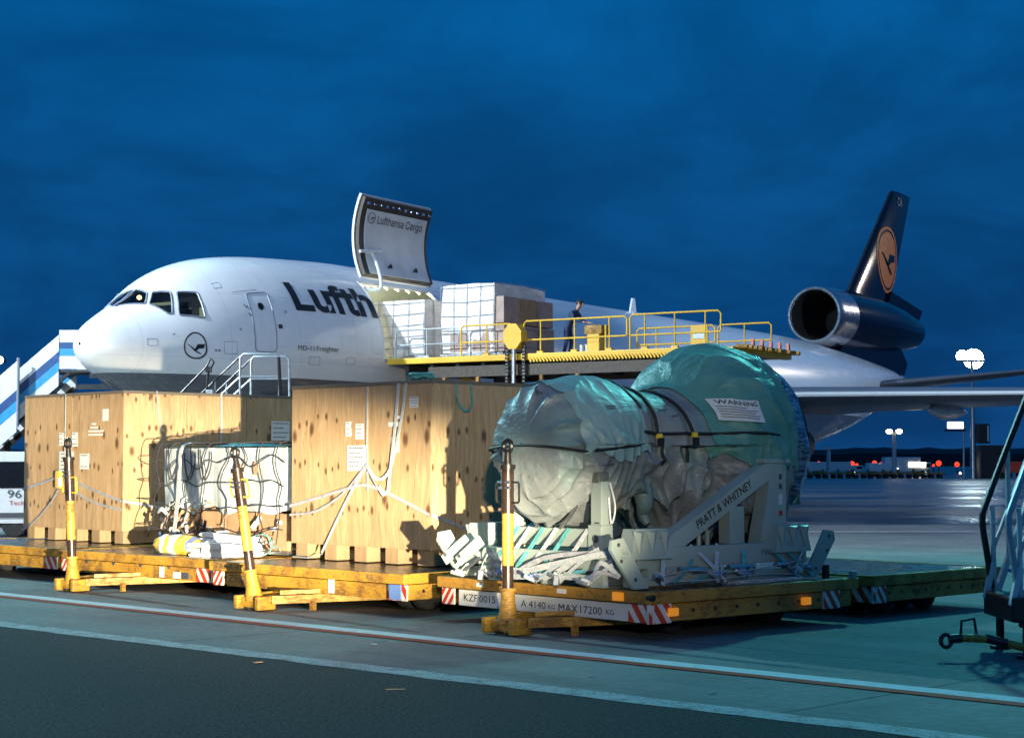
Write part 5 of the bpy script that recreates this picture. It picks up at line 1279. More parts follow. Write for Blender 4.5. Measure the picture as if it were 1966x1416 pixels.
ST = thing('engine_stand', 'pale grey steel engine transport stand with PRATT & WHITNEY lettering', 'engine stand', (E0[0], E0[1], 0), RZ3)
zb = .53
def sb(nm, c, d, rz=0, par=ST, m='stand', bev=.012): return MB().box(c, d, rz, bev=bev).build(nm, M[m], par)
for s_ in (-1, 1):
    b = sb('base_rail', (s_*1.22, 1.65, zb+.30), (.16, 2.75, .22)); sb('base_plate', (s_*1.30, 1.65, zb+.06), (.10, 3.1, .10))
    for y in (.5, 1.3, 2.1, 2.8): sb('rail_foot', (s_*1.26, y, zb+.14), (.12, .14, .18))
    # shock mount boxes with fluted faces
    for y in (.42, 2.75):
        pbx = MB().add([(s_*1.27+dx*k, y+dy*k2, zb+z) for z, k, k2 in ((.30, .11, .32), (.62, .09, .24)) for dx, dy in ((-1, -1), (1, -1), (1, 1), (-1, 1))], [(3, 2, 1, 0), (4, 5, 6, 7), (0, 1, 5, 4), (1, 2, 6, 5), (2, 3, 7, 6), (3, 0, 4, 7)]).build('mount_box', M['stand'], ST)
        for k in range(3):
            yy = y-.2+k*.2; xo = s_*1.27+s_*.115
            MB().add([(xo-s_*.01, yy-.09, zb+.60), (xo-s_*.01, yy+.09, zb+.60), (xo-s_*.0, yy, zb+.34), (xo+s_*.03, yy, zb+.58)], [(0, 1, 3), (1, 2, 3), (2, 0, 3)]).build('flute', M['stand'], pbx)
    # angled lashing plates at the ends
    for y0, sg in ((.02, -1), (3.15, 1)):
        pp = MB().add([(s_*1.42+dx, y0+sg*a, zb+z) for dx in (-.02, .02) for a, z in ((-.28, .0), (-.05, .0), (.28, .42), (.26, .52), (.10, .54))], [(0, 1, 2, 3, 4), (9, 8, 7, 6, 5)]+[(i, 5+i, 5+(i+1) % 5, (i+1) % 5) for i in range(5)]).build('lashing_plate', M['stand'], ST)
        for a, z in ((.17, .47), (.13, .30), (-.08, .10)): MB().cyl((s_*1.42+s_*.021, y0+sg*a, zb+z), (s_*1.42+s_*.025, y0+sg*a, zb+z), .022, nseg=8).build('plate_hole', M['print'], pp)
    # upright and diagonal arms on each side
    up_ = MB().prism([(2.33, zb+.40), (2.75, zb+.40), (2.80, zb+.40), (2.80, zb+1.32), (2.50, zb+1.32), (2.50, zb+1.06)], (s_*1.14-.09, s_*1.14+.09), Matrix(((0, 1, 0, 0), (1, 0, 0, 0), (0, 0, 1, 0), (0, 0, 0, 1)))).build('upright_arm', M['stand'], ST)
    MB().bar((s_*1.14, .80, zb+.38), (s_*1.14, 2.58, zb+1.27), .17, .20).build('diagonal_arm', M['stand'], ST)
    sb('arm_cap', (s_*1.12, 2.64, zb+1.34), (.26, .46, .05)); MB().bar((s_*1.0, 2.55, zb+1.36), (s_*.75, 2.55, zb+1.42), .10, .10).build('trunnion', M['stand_dark'], ST)
    sb('tall_block', (s_*1.14, 1.95, zb+.62), (.18, .24, .42)); 
    for y in (1.45, ): MB().tube([(s_*1.16, y-.07, zb+.40), (s_*1.16, y-.07, zb+.56), (s_*1.16, y, zb+.62), (s_*1.16, y+.07, zb+.56), (s_*1.16, y+.07, zb+.40)], .025, 7).build('lifting_lug', M['stand'], ST, True)
for y in (.12, .55, 3.0): sb('cross_beam', (0, y, zb+.26), (2.6, .16, .20))
# front cradle
sb('cradle_beam', (0.05, .28, zb+.50), (1.55, .14, .20))
for x in (-.68, .74):
    po = sb('cradle_post', (x, .28, zb+.76), (.17, .15, .72)); sb('post_foot', (x, .27, zb+.50), (.21, .18, .30), par=ST)
    MB().cyl((x+.02, .17, zb+.5), (x+.02, .18, zb+.5), .045, nseg=12).build('post_bolt', M['print'], po)
    for k in range(3): MB().box((x+.02, .198, zb+.60+k*.035), (.07, .006, .015)).build('caution_print', M['print'], po)
    sb('cradle_head', (x*.93, .28, zb+1.16), (.2, .16, .12), m='stand_dark')
for x0, x1 in ((-.45, -.15), (.5, .15)): MB().tube([(x0*1.1, .2, zb+1.02), (x0*.75, .2, zb+.78), (x1*1.2, .2, zb+.60)], .022, 6).build('tie_rod', M['steel'], ST, True)
MB().tube(catmull([(.86, .3, zb+1.1), (.92, .32, zb+.85), (.88, .3, zb+.66), (.84, .3, zb+.95)], 4), .012, 5).build('rope', M['stair_white'], ST, True)
# left end ramps / tie-down fittings lit by the headlamp
for i, (x, y, a) in enumerate(((-1.25, -.12, .3), (-.95, -.16, .25))):
    mxr = Matrix.Translation((x, y, zb+.32)) @ Matrix.Rotation(a, 4, 'Z') @ Matrix.Rotation(R(-38), 4, 'Y')
    p = MB().box((0, 0, 0), (.42, .03, .13), mx=mxr, bev=.012).build('lashing_bracket', M['stand'], ST, True); MB().cyl(mxr @ Vector((-.14, -.035, .03)), mxr @ Vector((-.14, -.03, .03)), .022, nseg=8).build('plate_hole', M['print'], p)
MB().cyl((-.72, -.10, zb+.28), (-.72, -.04, zb+.28), .09, nseg=16).build('lashing_ring', M['stand'], ST)
lettering('stand_lettering', 'PRATT & WHITNEY', ST, frame((1.229, 1.30, zb+.592), (0, 1.78, .89), (0, -.89, 1.78)), 1.02, .095, M['ink_black'], .01)
for k, zz in enumerate((zb+1.16, zb+1.05)): MB().box((1.232, 2.70, zz), (.004, .05, .06)).build('arm_print', M['print'], ST)
MB().box((1.232, 2.70, zb+.90), (.004, .06, .12)).build('arm_label', M['paper'], ST); MB().box((1.232, 2.70, zb+.74), (.004, .06, .06)).build('arm_label', M['red'], ST)
lettering('stand_lettering', 'FWD', ST, frame((1.303, 2.28, zb+.27), (0, 1, 0), (0, 0, 1)), .2, .07, M['print'])
# straps and ratchets lashing the stand to the dolly
def lash(pts, wd=.05, m='strap', side=(0, 0, 1)):
    MB().ribbon(catmull(pts, 5), wd, side, .007).build('lashing_strap', M[m], ST)
def ratchet(c, rz=0, tilt=0):
    mx_ = Matrix.Translation(c) @ Matrix.Rotation(rz, 4, 'Z') @ Matrix.Rotation(tilt, 4, 'Y')
    r_ = MB().box((0, 0, 0), (.16, .07, .045), mx=mx_, bev=.012).build('ratchet', M['steel'], ST, True); MB().box((.03, 0, .035), (.12, .05, .03), mx=mx_, bev=.008).build('ratchet_lever', M['blue_plate'] if random.random() < .5 else M['strap'], r_)
for i, x in enumerate((-.62, -.42, -.20, .02, .22, .52)):
    lash([(x+.10, .20, zb+.60), (x+.04, .08, zb+.40), (x-.06, -.02, zb+.2), (x-.10, -.06, zb+.04)], .055, 'strap' if i % 2 else 'strap_teal', (1, .2, 0)); ratchet((x-.10, -.10, zb+.07+.02*(i % 2)), random.uniform(-1, 1), .4)
lash([(-1.2, .0, zb+.35), (-.7, -.08, zb+.22), (-.2, -.10, zb+.12), (.3, -.1, zb+.2), (.9, -.06, zb+.32), (1.2, .05, zb+.38)], .07, 'strap'); lash([(-1.0, .02, zb+.12), (-.3, -.12, zb+.06), (.5, -.1, zb+.1), (1.15, -.02, zb+.05)], .06, 'strap')
lash([(.2, -.08, zb+.05), (.6, -.05, zb+.22), (1.0, .0, zb+.40)], .06, 'strap'); lash([(-.4, -.12, zb+.02), (.2, -.06, zb+.28), (.9, .02, zb+.36)], .05, 'strap_grey')
for y0, y1 in ((.75, .45), (1.15, 1.45), (1.6, 1.3), (2.05, 1.75), (2.35, 2.7), (2.55, 2.95)):
    lash([(1.24, y0, zb+.42), (1.36, (y0+y1)/2, zb+.25), (1.50, y1, zb+.03)], .055, 'strap' if y0 < 2 else 'strap_teal', (0, 1, 0)); ratchet((1.46, y1-.02, zb+.10), R(90)+random.uniform(-.6, .6), .5)
lash([(1.45, .35, zb+.10), (1.47, .9, zb+.16), (1.48, 1.5, zb+.12), (1.47, 2.2, zb+.15), (1.45, 2.9, zb+.22)], .05, 'strap', (1, 0, .3)); lash([(1.43, .5, zb+.05), (1.5, 1.2, zb+.05), (1.48, 2.1, zb+.07), (1.46, 2.7, zb+.04)], .05, 'strap', (1, 0, .3))
for k in range(9):
    x = random.uniform(-1.25, 1.1); l = random.uniform(.25, .6); a = random.uniform(-.5, .5)
    lash([(x, -.06-random.uniform(0, .08), zb+random.uniform(.02, .10)), (x+l*.5, -.10+random.uniform(-.05, .05), zb+random.uniform(.08, .30)), (x+l, -.05+a*.1, zb+random.uniform(.03, .36))], random.uniform(.03, .055), ('strap', 'strap_grey', 'strap_teal', 'strap')[k % 4], (random.uniform(-.5, .5), random.uniform(-.5, .5), 1))
for k in range(6):
    y = random.uniform(.2, 2.6); l = random.uniform(.2, .55)
    lash([(1.47+random.uniform(0, .08), y, zb+random.uniform(.02, .08)), (1.45, y+l*.5, zb+random.uniform(.08, .25)), (1.40, y+l, zb+random.uniform(.03, .34))], random.uniform(.03, .05), ('strap', 'strap_grey', 'strap_teal')[k % 3], (random.uniform(-.5, .5), random.uniform(-.5, .5), 1))
for k in range(7): x = -1.15+k*.34; MB().cyl((x, -.09, zb+.08+.05*(k % 2)), (x+.34, -.02, zb+.30-.1*(k % 3)), .022, nseg=8).build('tension_rod', M['stand' if k % 2 else 'steel'], ST, True)
for k in range(6): ratchet((-1.2+k*.42, -.14, zb+.05), random.uniform(-1.2, 1.2), random.uniform(.2, .8))
for y in (.8, 1.6, 2.4): MB().cyl((1.40, y, zb+.17), (1.40, y+.42, zb+.16), .03, nseg=10).build('turnbuckle', M['steel'], ST, True)
for x in (-.75, .15, .9): 
    MB().add([(x, -.06, zb), (x+.22, -.06, zb), (x+.16, -.02, zb+.26), (x+.10, -.02, zb+.28), (x, .02, zb), (x+.22, .02, zb), (x+.16, .05, zb+.26), (x+.10, .05, zb+.28)], [(0, 1, 2, 3), (7, 6, 5, 4), (0, 4, 5, 1), (1, 5, 6, 2), (2, 6, 7, 3), (3, 7, 4, 0)]).build('lashing_lug', M['stand'], ST)

# ------------------------------------------------------------------ steps and stairs
def right_steps():
    t = thing('towable_steps', 'towable metal steps with black handrail at the right edge', 'steps', (4.98, 16.4, 0))
    MB().box((.85, .45, .46), (2.2, 1.0, .24), bev=.02).build('chassis', M['black'], t); MB().box((.9, .45, .30), (1.7, .7, .16), bev=.02).build('underframe', M['dark_steel'], t)
    sl = .36
    for y in (0, .9):
        MB().bar((-.12, y, .58), (.92, y, .58+1.04/sl), .05, .10, (0, 1, 0)).build('stringer', M['stair_white'], t)
        MB().tube(catmull([(-.17, y, .60), (-.22, y, .95), (-.26, y, 1.28), (-.20, y, 1.50), (.135, y, 2.34), (.55, y, 3.35), (1.0, y, 4.45)], 5), .034, 8).build('handrail', M['black' if y else 'alu'], t, True)
        for (x0, z0, x1, z1) in ((-.15, .58, -.16, 1.42), (.0, .9, .0, 1.98), (.28, 1.7, .28, 2.7), (.62, 2.6, .62, 3.5)): MB().cyl((x0, y, z0), (x1, y, z1), .026, nseg=8).build('rail_post', M['stair_white'], t, True)
        MB().bar((-.16, y, .98), (.62, y, 3.0), .03, .05, (0, 1, 0)).build('mid_rail', M['alu'], t); MB().bar((-.24, y, .50), (-.16, y, .86), .07, .05).build('white_stay', M['stair_white'], t)
        wheel('wheel', (.35, y, .2), .2, .14, t, R(90)); wheel('wheel', (1.5, y, .2), .2, .14, t, R(90)); MB().cyl((-.1, y, .02), (-.1, y, .5), .04).build('jack_leg', M['black'], t); MB().cyl((-.1, y, .0), (-.1, y, .03), .10).build('jack_foot', M['black'], t)
    for i in range(9): MB().box((.13+i*.107, .45, .78+i*.297), (.30, .86, .035), bev=.006).build('tread', M['dark_steel'], t); MB().box((-.02+i*.107, .45, .78+i*.297), (.02, .86, .03)).build('nosing', M['stair_blue'], t)
    MB().box((1.5, .45, .95), (.5, .9, .7), bev=.02).build('locker', M['black'], t)
    MB().box((1.45, .45, 3.46), (1.1, 1.0, .06), bev=.01).build('platform', M['alu'], t)
    for y in (0, .9): MB().cyl((1.9, y, .55), (1.9, y, 4.45), .035, nseg=8).build('rear_leg', M['alu'], t, True); MB().bar((.3, y, .6), (1.85, y, 3.4), .04, .07, (0, 1, 0)).build('brace', M['alu'], t); MB().cyl((1.0, y, 4.42), (1.9, y, 4.42), .032, nseg=8).build('top_rail', M['alu'], t, True)
    # draw bar lying low to the left
    dx, dz = -.08, -.10
    db = MB().tube([(.3, -.1, .30+dz), (-.1+dx, -.12, .22+dz), (-.42+dx, -.14, .30+dz)], .04, 10).build('draw_bar', M['yellow_old'], t, True)
    MB().tube([(-.42+dx, -.14, .30+dz), (-.68+dx, -.16, .31+dz)], .038, 10).build('yellow_section', M['yellow'], db, True)
    for a, b_ in (((-.25+dx, -.13, .26), (-.45+dx, -.14, .305)), ((-.68+dx, -.16, .31), (-.80+dx, -.165, .30)), ((.3, -.1, .30), (.0+dx, -.115, .24))): MB().cyl((a[0], a[1], a[2]+dz), (b_[0], b_[1], b_[2]+dz), .044, nseg=10).build('black_section', M['black'], db, True)
    MB().tube([(-.83+dx+.05*math.cos(q), -.165, .285+dz+.06*math.sin(q)) for q in [2*math.pi*i/12 for i in range(12)]], .022, 6, False, True).build('tow_eye', M['black'], db, True)
    MB().tube([(-.69+dx, -.16, .34+dz), (-.68+dx, -.16, .47+dz), (-.56+dx, -.15, .49+dz), (-.54+dx, -.15, .35+dz)], .014, 6).build('grab_loop', M['black'], db, True)
    MB().bar((.1, -.05, .3), (.3, .3, .45), .08, .08).build('hitch_plate', M['black'], t)
right_steps()
def access_steps():
    # steps standing between the crates and the aircraft, seen above the crates
    s = 40/3300.; X = lambda px: (px-983)*s
    t = thing('access_steps', 'silver access steps with handrails rising above the farther crate', 'steps', (X(470), 40.0, 0), R(-6))
    zp = 3.30; hw = .45
    MB().box((.28, .5, zp), (1.15, 1.0, .07), bev=.01).build('platform', M['alu'], t)
    for y in (0, 1.0):
        for x in (-.25, .82): MB().cyl((x, y, 0), (x, y, zp), .035, nseg=8).build('leg', M['alu'], t, True)
        MB().bar((-2.3, y, .1), (-.28, y, zp), .05, .14, (0, 1, 0)).build('stringer', M['alu'], t)
        MB().tube([(-.12, y, zp), (-.12, y, zp+1.0), (-.05, y, zp+1.08), (.72, y, zp+1.08), (.80, y, zp+1.0), (.82, y, zp)], .028, 8).build('guard_rail', M['alu'] if y else M['alu'], t, True)
        MB().tube([(-.12, y, zp+.55), (.82, y, zp+.55)], .022, 6).build('mid_rail', M['alu'], t); MB().tube([(-.12, y, zp+1.03), (-1.15, y, zp+.06), (-2.3, y, 1.1)], .026, 8).build('handrail', M['black'], t, True)
        MB().tube([(-.12, y, zp+.55), (-.85, y, zp-.12), (-2.3, y, .75)], .022, 6).build('mid_rail', M['alu'], t)
        MB().cyl((-.7, y, zp-.6), (-.72, y, zp+.5), .022, nseg=8).build('rail_post', M['alu'], t)
    MB().cyl((.86, -.02, zp-.2), (.80, -.02, zp+1.0), .04, nseg=8).build('bumper_post', M['black'], t)
    for i in range(11): MB().box((-2.15+i*.185, .5, .3+i*.27), (.24, .95, .03)).build('tread', M['alu'], t)
    # second, lower rail set beside it
    MB().tube([(-1.62, -.1, zp+.05), (-.90, -.1, zp+.78), (-.80, -.1, zp+.98), (-.72, -.1, zp+.90), (-.86, -.1, zp+.60), (-.92, -.1, zp-.2)], .028, 8).build('handrail', M['black'], t, True)
    MB().box((-1.30, .2, zp+.02), (.75, .5, .05)).build('small_platform', M['black'], t)
    for x in (-1.55, -1.2, -.95): MB().cyl((x, -.05, 0), (x, -.05, zp), .03, nseg=8).build('leg', M['alu'], t)
    MB().box((-.85, -.08, zp+.72), (.14, .1, .14), bev=.02).build('clamp', M['black'], t); MB().box((-.82, -.08, zp+.0), (.16, .12, .5), bev=.02).build('white_box', M['alu'], t)
access_steps()
def boarding_stairs():
    s = 56/3300.; X = lambda px: (px-983)*s; Zp = lambda py: 1.85+(888-py)*s
    t = thing('boarding_stairs', 'white and blue passenger boarding stairs behind the aircraft nose', 'boarding stairs', (X(112), 56.0, 0))
    zt, z1, z2, z3, zb_ = Zp(633), Zp(657), Zp(669), Zp(683), Zp(708)
    Wd = 2.2
    for y in (0, Wd):
        for (a, b_, m) in ((z1, zt, 'stair_white'), (z2, z1, 'stair_navy'), (z3, z2, 'stair_blue'), (zb_, z3, 'stair_white')): MB().box((1.4, y, (a+b_)/2), (2.8, .06, b_-a-.004)).build('platform_panel', M[m], t)
    MB().box((1.4, Wd/2, zb_-.06), (2.8, Wd, .08)).build('platform_floor', M['dark_steel'], t)
    # sloping flight to the left
    tl = math.tan(R(41)); L = 7.6
    def slab(y, o0, o1, m, x0=0, x1=-L, nm='side_panel', dy=.05):
        MB().prism([(x0, o0), (x0, o1), (x1, o1+x1*tl), (x1, o0+x1*tl)], (y-dy, y+dy)).build(nm, M[m], t)
    zf = zb_
    for y in (0, Wd):
        slab(y, zf+.58, zf+1.12, 'stair_white'); slab(y, zf+.25, zf+.577, 'stair_navy'); slab(y, zf-.08, zf+.247, 'stair_blue'); slab(y, zf-.55, zf-.083, 'stair_white', .0)
    for i in range(22): MB().box((-.15-i*.34, Wd/2, zf-.1-i*.295), (.36, Wd-.12, .05)).build('tread', M['dark_steel'], t)
    MB().bar((.0, .15, zf-.55), (-L, .15, zf-.55-L*tl), .14, .25, (0, 1, 0)).build('stringer', M['black'], t); MB().bar((.0, Wd-.15, zf-.55), (-L, Wd-.15, zf-.55-L*tl), .14, .25, (0, 1, 0)).build('stringer', M['black'], t)
    # lattice under the landing
    for i in range(5):
        x0 = 1.9-i*.42; z = zf-.22-i*.36; MB().bar((x0-.9, .05, z), (x0+.75, .05, z), .1, .16).build('lattice_bar', M['black'], t)
        for k in range(2): MB().box((x0-.35+k*.62, Wd-.1, z+.17), (.56, .03, .13)).build('lit_slat', M['stair_white'], t)
    MB().bar((.35, .05, zf-.1), (-1.9, .05, zf-2.2), .1, .16, (0, 1, 0)).build('lattice_bar', M['black'], t); MB().bar((2.6, .05, zf-.1), (.4, .05, zf-2.2), .1, .16, (0, 1, 0)).build('lattice_bar', M['black'], t)
    for x in (-2.2, 1.9): MB().cyl((x, .3, 0), (x, .3, zf-.5+(x*tl if x < 0 else 0)), .1).build('support_leg', M['black'], t); MB().cyl((x, Wd-.3, 0), (x, Wd-.3, zf-.5+(x*tl if x < 0 else 0)), .1).build('support_leg', M['black'], t)
    # lower wider flight section nearer the viewer
    lo = Vector((-1.22, -.45))
    def lower(o0, o1, m): MB().prism([(-1.22, zf+o0-1.22*tl), (-1.22, zf+o1-1.22*tl), (-L, zf+o1-L*tl), (-L, zf+o0-L*tl)], (-.5, -.42)).build('lower_side_panel', M[m], t)
    lower(.36, 1.30, 'stair_white'); lower(.02, .357, 'stair_navy'); lower(-.34, .017, 'stair_blue'); lower(-1.0, -.343, 'stair_white')
    MB().cyl((-1.2, -.46, zf-1.9), (-1.2, -.46, zf+.34), .05).build('panel_post', M['frame_grey'], t)
    MB().box((-4, 1.1, .55), (7.5, 2.0, .5), bev=.06).build('truck_chassis', M['stair_white'], t)
    for x in (-6.4, -.8): 
        for y in (.2, 2.0): wheel('wheel', (x, y, .42), .42, .3, t, R(90))
boarding_stairs()
# service van behind the far crate
def van():
    t = thing('service_van', 'white service van marked 96 partly hidden behind the farther crate', 'van', (-11.55, 43.0, 0), R(4))
    # local x to the right end; side faces the camera (-y)
    pr = [(-4.6, .35), (-4.65, 1.0), (-4.3, 1.25), (-3.6, 2.05), (-3.3, 2.13), (-.25, 2.13), (-.06, 2.0), (0, 1.2), (.0, .35)]
    MB().prism(pr, (0, 1.75)).build('body', M['van_white'], t)
    MB().prism([(-.14, 1.22), (-.22, 1.88), (-1.35, 1.88), (-1.35, 1.22)], (-.012, .01)).build('window', M['glass_dark'], t); MB().prism([(-1.5, 1.22), (-1.5, 1.88), (-2.7, 1.88), (-2.7, 1.22)], (-.012, .01)).build('window', M['glass_dark'], t); MB().prism([(-2.85, 1.22), (-2.85, 1.88), (-3.55, 1.88), (-4.0, 1.22)], (-.012, .01)).build('window', M['glass_dark'], t)
    for x in (-.05, -1.42, -2.78): MB().box((x-.02, -.006, 1.25), (.02, .012, 1.7)).build('body_seam', M['frame_grey'], t)
    MB().box((-2.3, -.01, .55), (4.5, .03, .12)).build('rub_strip', M['print'], t); MB().box((-2.3, .85, .30), (4.4, 1.6, .12)).build('sill', M['black'], t)
    lettering('lettering', '96', t, frame((-1.02, -.012, .98), (1, 0, 0), (0, 0, 1)), .34, .2, M['print']); lettering('lettering', 'Technik', t, frame((-.98, -.012, .80), (1, 0, 0), (0, 0, 1)), .62, .11, M['red'])
    MB().lathe([(-.01, .09), (.01, .09)], 14, Matrix.Translation((-.30, -.0, 1.07)), 'Y').build('badge', M['red'], t)
    for x in (-.85, -3.7): wheel('wheel', (x, .12, .32), .32, .2, t, R(90)); wheel('wheel', (x, 1.63, .32), .32, .2, t, R(90))
    MB().box((.03, .2, 1.0), (.03, .16, .3), bev=.01).build('tail_lamp', M['red'], t); MB().box((.04, .87, .45), (.1, 1.7, .18), bev=.03).build('bumper', M['black'], t)
van()

# ------------------------------------------------------------------ far side of the apron
def at_far(px, D): return (px-983)/3300*D
def zfar(py, D): return 1.85+(888-py)/3300*D
def flood_mast():
    D = 210.; t = thing('floodlight_mast', 'tall floodlight mast with blazing lamps right of the aircraft tail', 'light mast', (at_far(1867, D), D, 0))
    MB().tube([(0, 0, 0), (0, 0, 7), (0, 0, zfar(690, D))], [.42, .34, .22], 12).build('pole', M['steel'], t, True)
    hz_ = zfar(688, D); MB().box((-.2, 0, hz_-.3), (3.4, .5, .3)).build('cross_arm', M['steel'], t)
    for x, z, r in ((-1.15, .30, .72), (.25, -.05, 1.22)):
        MB().box((x, .35, hz_+z), (r*1.6, .5, r*1.6), bev=.1).build('lamp_housing', M['black'], t); MB().lathe([(-.06, r*.9), (.0, r)], 20, Matrix.Translation((x, .05, hz_+z)), 'Y').build('lamp_glass', M['flood_glow'], t)
    MB().box((1.2, 0, zfar(832, D)), (1.6, .8, 2.4), bev=.1).build('gauge_box', M['black'], t); MB().box((1.75, -.45, zfar(832, D)), (.2, .05, 1.9)).build('box_stripe', M['stair_white'], t)
    for (x, y, w_, h_) in ((2.2, 0, 3.2, 4.0), (3.9, .2, 1.4, 3.0)): MB().box((x, y, h_/2), (w_, 1.6, h_), bev=.1).build('base_cabinet', M['black'], t)
    return t
flood_mast()
q = thing('floodlight_mast', 'floodlight mast glimpsed at the left edge above the boarding stairs', 'light mast', (at_far(-9, 150.), 150., 0)); MB().tube([(0, 0, 0), (0, 0, zfar(697, 150))], [.35, .2], 12).build('pole', M['steel'], q, True)
MB().box((0, .3, zfar(691, 150)), (1.4, .5, .5), bev=.1).build('lamp_housing', M['black'], q); MB().lathe([(-.05, .30), (0, .34)], 18, Matrix.Translation((.3, 0, zfar(691, 150))), 'Y').build('lamp_glass', M['mast_glow'], q)
def twin_mast(px, D, ytop, label, lit=True):
    t = thing('apron_lamp', label, 'lamp post', (at_far(px, D), D, 0)); zt = zfar(ytop, D)
    MB().tube([(0, 0, 0), (0, 0, zt)], [.34, .22], 10).build('pole', M['alu'], t, True); MB().box((0, 0, zt+.1), (1.5, .3, .2)).build('cross_arm', M['alu'], t)
    if lit:
        for s_ in (-1, 1): MB().lathe([(-.3, .15), (-.15, .36), (.15, .40), (.3, .15)], 16, Matrix.Translation((s_*.62, -.1, zt+.25)), 'Z').build('lamp_glass', M['mast_glow'], t, True)
twin_mast(1716, 215., 832, 'lamp post with twin glowing heads under the aircraft wing'); twin_mast(1590, 215., 862, 'plain pole beyond the wrapped engine', False)
# lit sign and red lamps
sg = thing('lit_sign', 'bright white lit sign beside the floodlight mast', 'sign', (at_far(1834, 190.), 190., 0)); MB().box((0, 0, zfar(816, 190)), (1.8, .2, .75), bev=.15).build('sign_face', M['white_glow'], sg); MB().cyl((.9, .1, 0), (.9, .1, zfar(816, 190)), .12).build('post', M['steel'], sg); MB().box((0, .06, zfar(826, 190)), (2.4, .25, .2)).build('sign_base', M['black'], sg)
ORD = ['first', 'second', 'third', 'fourth', 'fifth', 'sixth', 'seventh', 'eighth', 'ninth', 'tenth', 'eleventh', 'twelfth', 'thirteenth', 'fourteenth']
RED = [(1571, 890, .55), (1583, 891, .45), (1635, 890, .62), (1644, 892, .40), (1678, 889, .58), (1694, 890, .60), (1729, 890, .70), (1757, 889, .60), (1765, 893, .3), (1791, 893, .32), (1801, 889, .66), (1836, 891, .62), (1915, 892, .66), (1950, 893, .66)]
for i, (px, py, r) in enumerate(RED):
    D = 250.+ (i % 4)*9; t = tag(bpy.data.objects.new('red_lamp', None), ORD[i]+' red lamp counted from the wrapped engine along the far apron', 'lamp', 'red lamps across the far apron'); COL.objects.link(t); t.location = (at_far(px, D), D, 0); z = zfar(py, D); r *= .72
    MB().lathe([(-r, .02), (-r*.7, r*.7), (0, r), (r*.7, r*.7), (r, .02)], 14, Matrix.Translation((0, 0, z)), 'Z').build('lamp_globe', M['red_glow'], t, True); MB().cyl((0, 0, 0), (0, 0, z-r*.8), .08, nseg=6).build('post', M['black'], t)
def dolly_train():
    for i in range(9):
        D = 205.; px = 1562+i*29
        t = thing('parked_baggage_dolly', ORD[i]+' dolly from the wrapped engine in the distant parked line', 'dolly', (at_far(px, D), D, 0), 0, 'distant dollies parked in a line')
        MB().box((0, 0, .62), (1.72, 1.5, .22), bev=.03).build('deck', M['yellow_old'], t); MB().box((-.78, 0, .9), (.08, 1.4, .4)).build('end_rail', M['yellow_old'], t); MB().cyl((.8, 0, .55), (1.2, 0, .5), .05).build('draw_bar', M['black'], t)
        for x in (-.5, .5):
            for y in (-.6, .6): wheel('wheel', (x, y, .25), .25, .18, t, R(90))
dolly_train()
def far_truck(px, D, w_, h_, label, m, cat='truck', lit=False):
    t = thing('distant_truck', label, cat, (at_far(px, D), D, 0)); MB().box((-w_*.1, 0, .7+h_*.4), (w_*.75, 2.2, h_*.8), bev=.08).build('load_body', M[m], t); MB().box((w_*.38, 0, .6+h_*.28), (w_*.22, 2.1, h_*.56), bev=.15).build('cab', M[m], t); MB().box((w_*.42, -1.06, .6+h_*.38), (w_*.1, .05, h_*.2)).build('cab_window', M['glass_dark'], t)
    for x in (-w_*.3, w_*.3): wheel('wheel', (x, -.9, .45), .45, .3, t, R(90)); wheel('wheel', (x, .9, .45), .45, .3, t, R(90))
    if lit: MB().box((w_*.2, -1.15, 1.6), (w_*.35, .06, .6)).build('lit_window', M['mast_glow'], t); MB().box((-w_*.3, -1.15, 1.0), (w_*.2, .06, .3)).build('lit_window', M['white_glow'], t)
far_truck(1738, 235., 6.5, 2.4, 'white truck with glowing lights parked far across the apron', 'stair_white', lit=True)
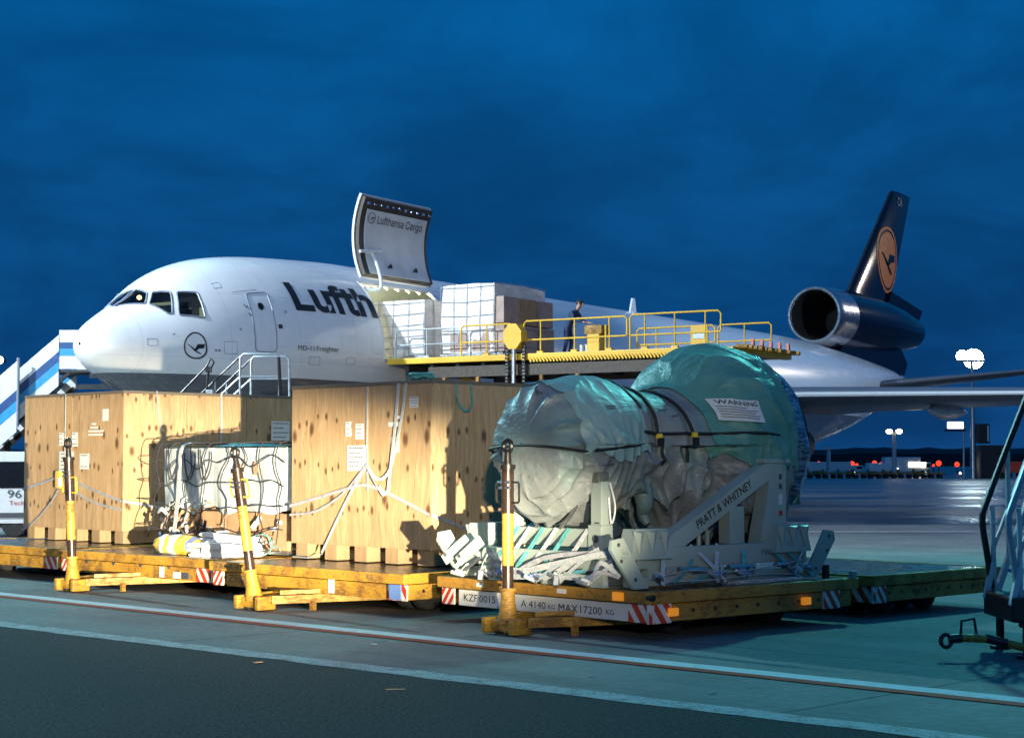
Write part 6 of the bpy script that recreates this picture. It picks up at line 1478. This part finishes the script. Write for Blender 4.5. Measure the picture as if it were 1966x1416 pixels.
far_truck(1600, 240., 8, 1.6, 'low pale vehicle parked far beyond the wrapped engine', 'stair_white', 'vehicle')
far_truck(1690, 232., 4, 1.4, 'small pale vehicle parked beside the far white truck', 'van_white', 'vehicle')
far_truck(1945, 200., 3.2, 1.6, 'dark red service vehicle at the far right edge', 'red', 'vehicle')
for i, (px, c) in enumerate(((1640, 'white_glow'), (1776, 'white_glow'), (1842, 'white_glow'))):
    t = thing('taxiway_light', ORD[i]+' tiny pale ground light from the wrapped engine on the far apron', 'lamp', (at_far(px, 220.), 220., 0), 0, 'pale ground lights on the far apron'); MB().cyl((0, 0, 0), (0, 0, .4), .08, nseg=8).build('stem', M['black'], t); MB().lathe([(.4, .14), (.55, .16), (.7, .04)], 10, None, 'Z').build('lens', M[c], t, True)

# ------------------------------------------------------------------ litter on the pavement
def litter(px_pt, rz, L, wd, label, nm='wood_scrap', m='lumber'):
    o = MB().add([(-L/2, -wd/2, .0), (L/2, -wd*.4, .0), (L/2*.96, wd/2, .0), (-L/2*.9, wd*.45, .0), (-L/2, -wd/2, .004), (L/2, -wd*.4, .006), (L/2*.96, wd/2, .004), (-L/2*.9, wd*.45, .005)], [(3, 2, 1, 0), (4, 5, 6, 7), (0, 1, 5, 4), (1, 2, 6, 5), (2, 3, 7, 6), (3, 0, 4, 7)]).build(nm, M[m])
    o.location = (px_pt[0], px_pt[1], .012); o.rotation_euler = (0, 0, rz); tag(o, label, 'litter')
litter((-.95, 14.1), .1, .16, .035, 'pale wood splinter lying on the dark asphalt', m='lumber')
litter((-2.35, 16.0), .7, .09, .05, 'small crumpled scrap on the asphalt near the edge strip', 'paper_scrap', 'carton')
litter((-1.4, 17.6), -.3, .06, .04, 'tiny pale scrap between the two painted lines left of the engine dolly', 'paper_scrap', 'concrete_obj')
litter((.68, 15.0), .2, .07, .04, 'tiny pale scrap on concrete below the engine dolly towbar', 'paper_scrap', 'concrete_obj')
litter((1.6, 13.9), .5, .07, .04, 'tiny pale scrap on concrete below the red line', 'paper_scrap', 'concrete_obj')
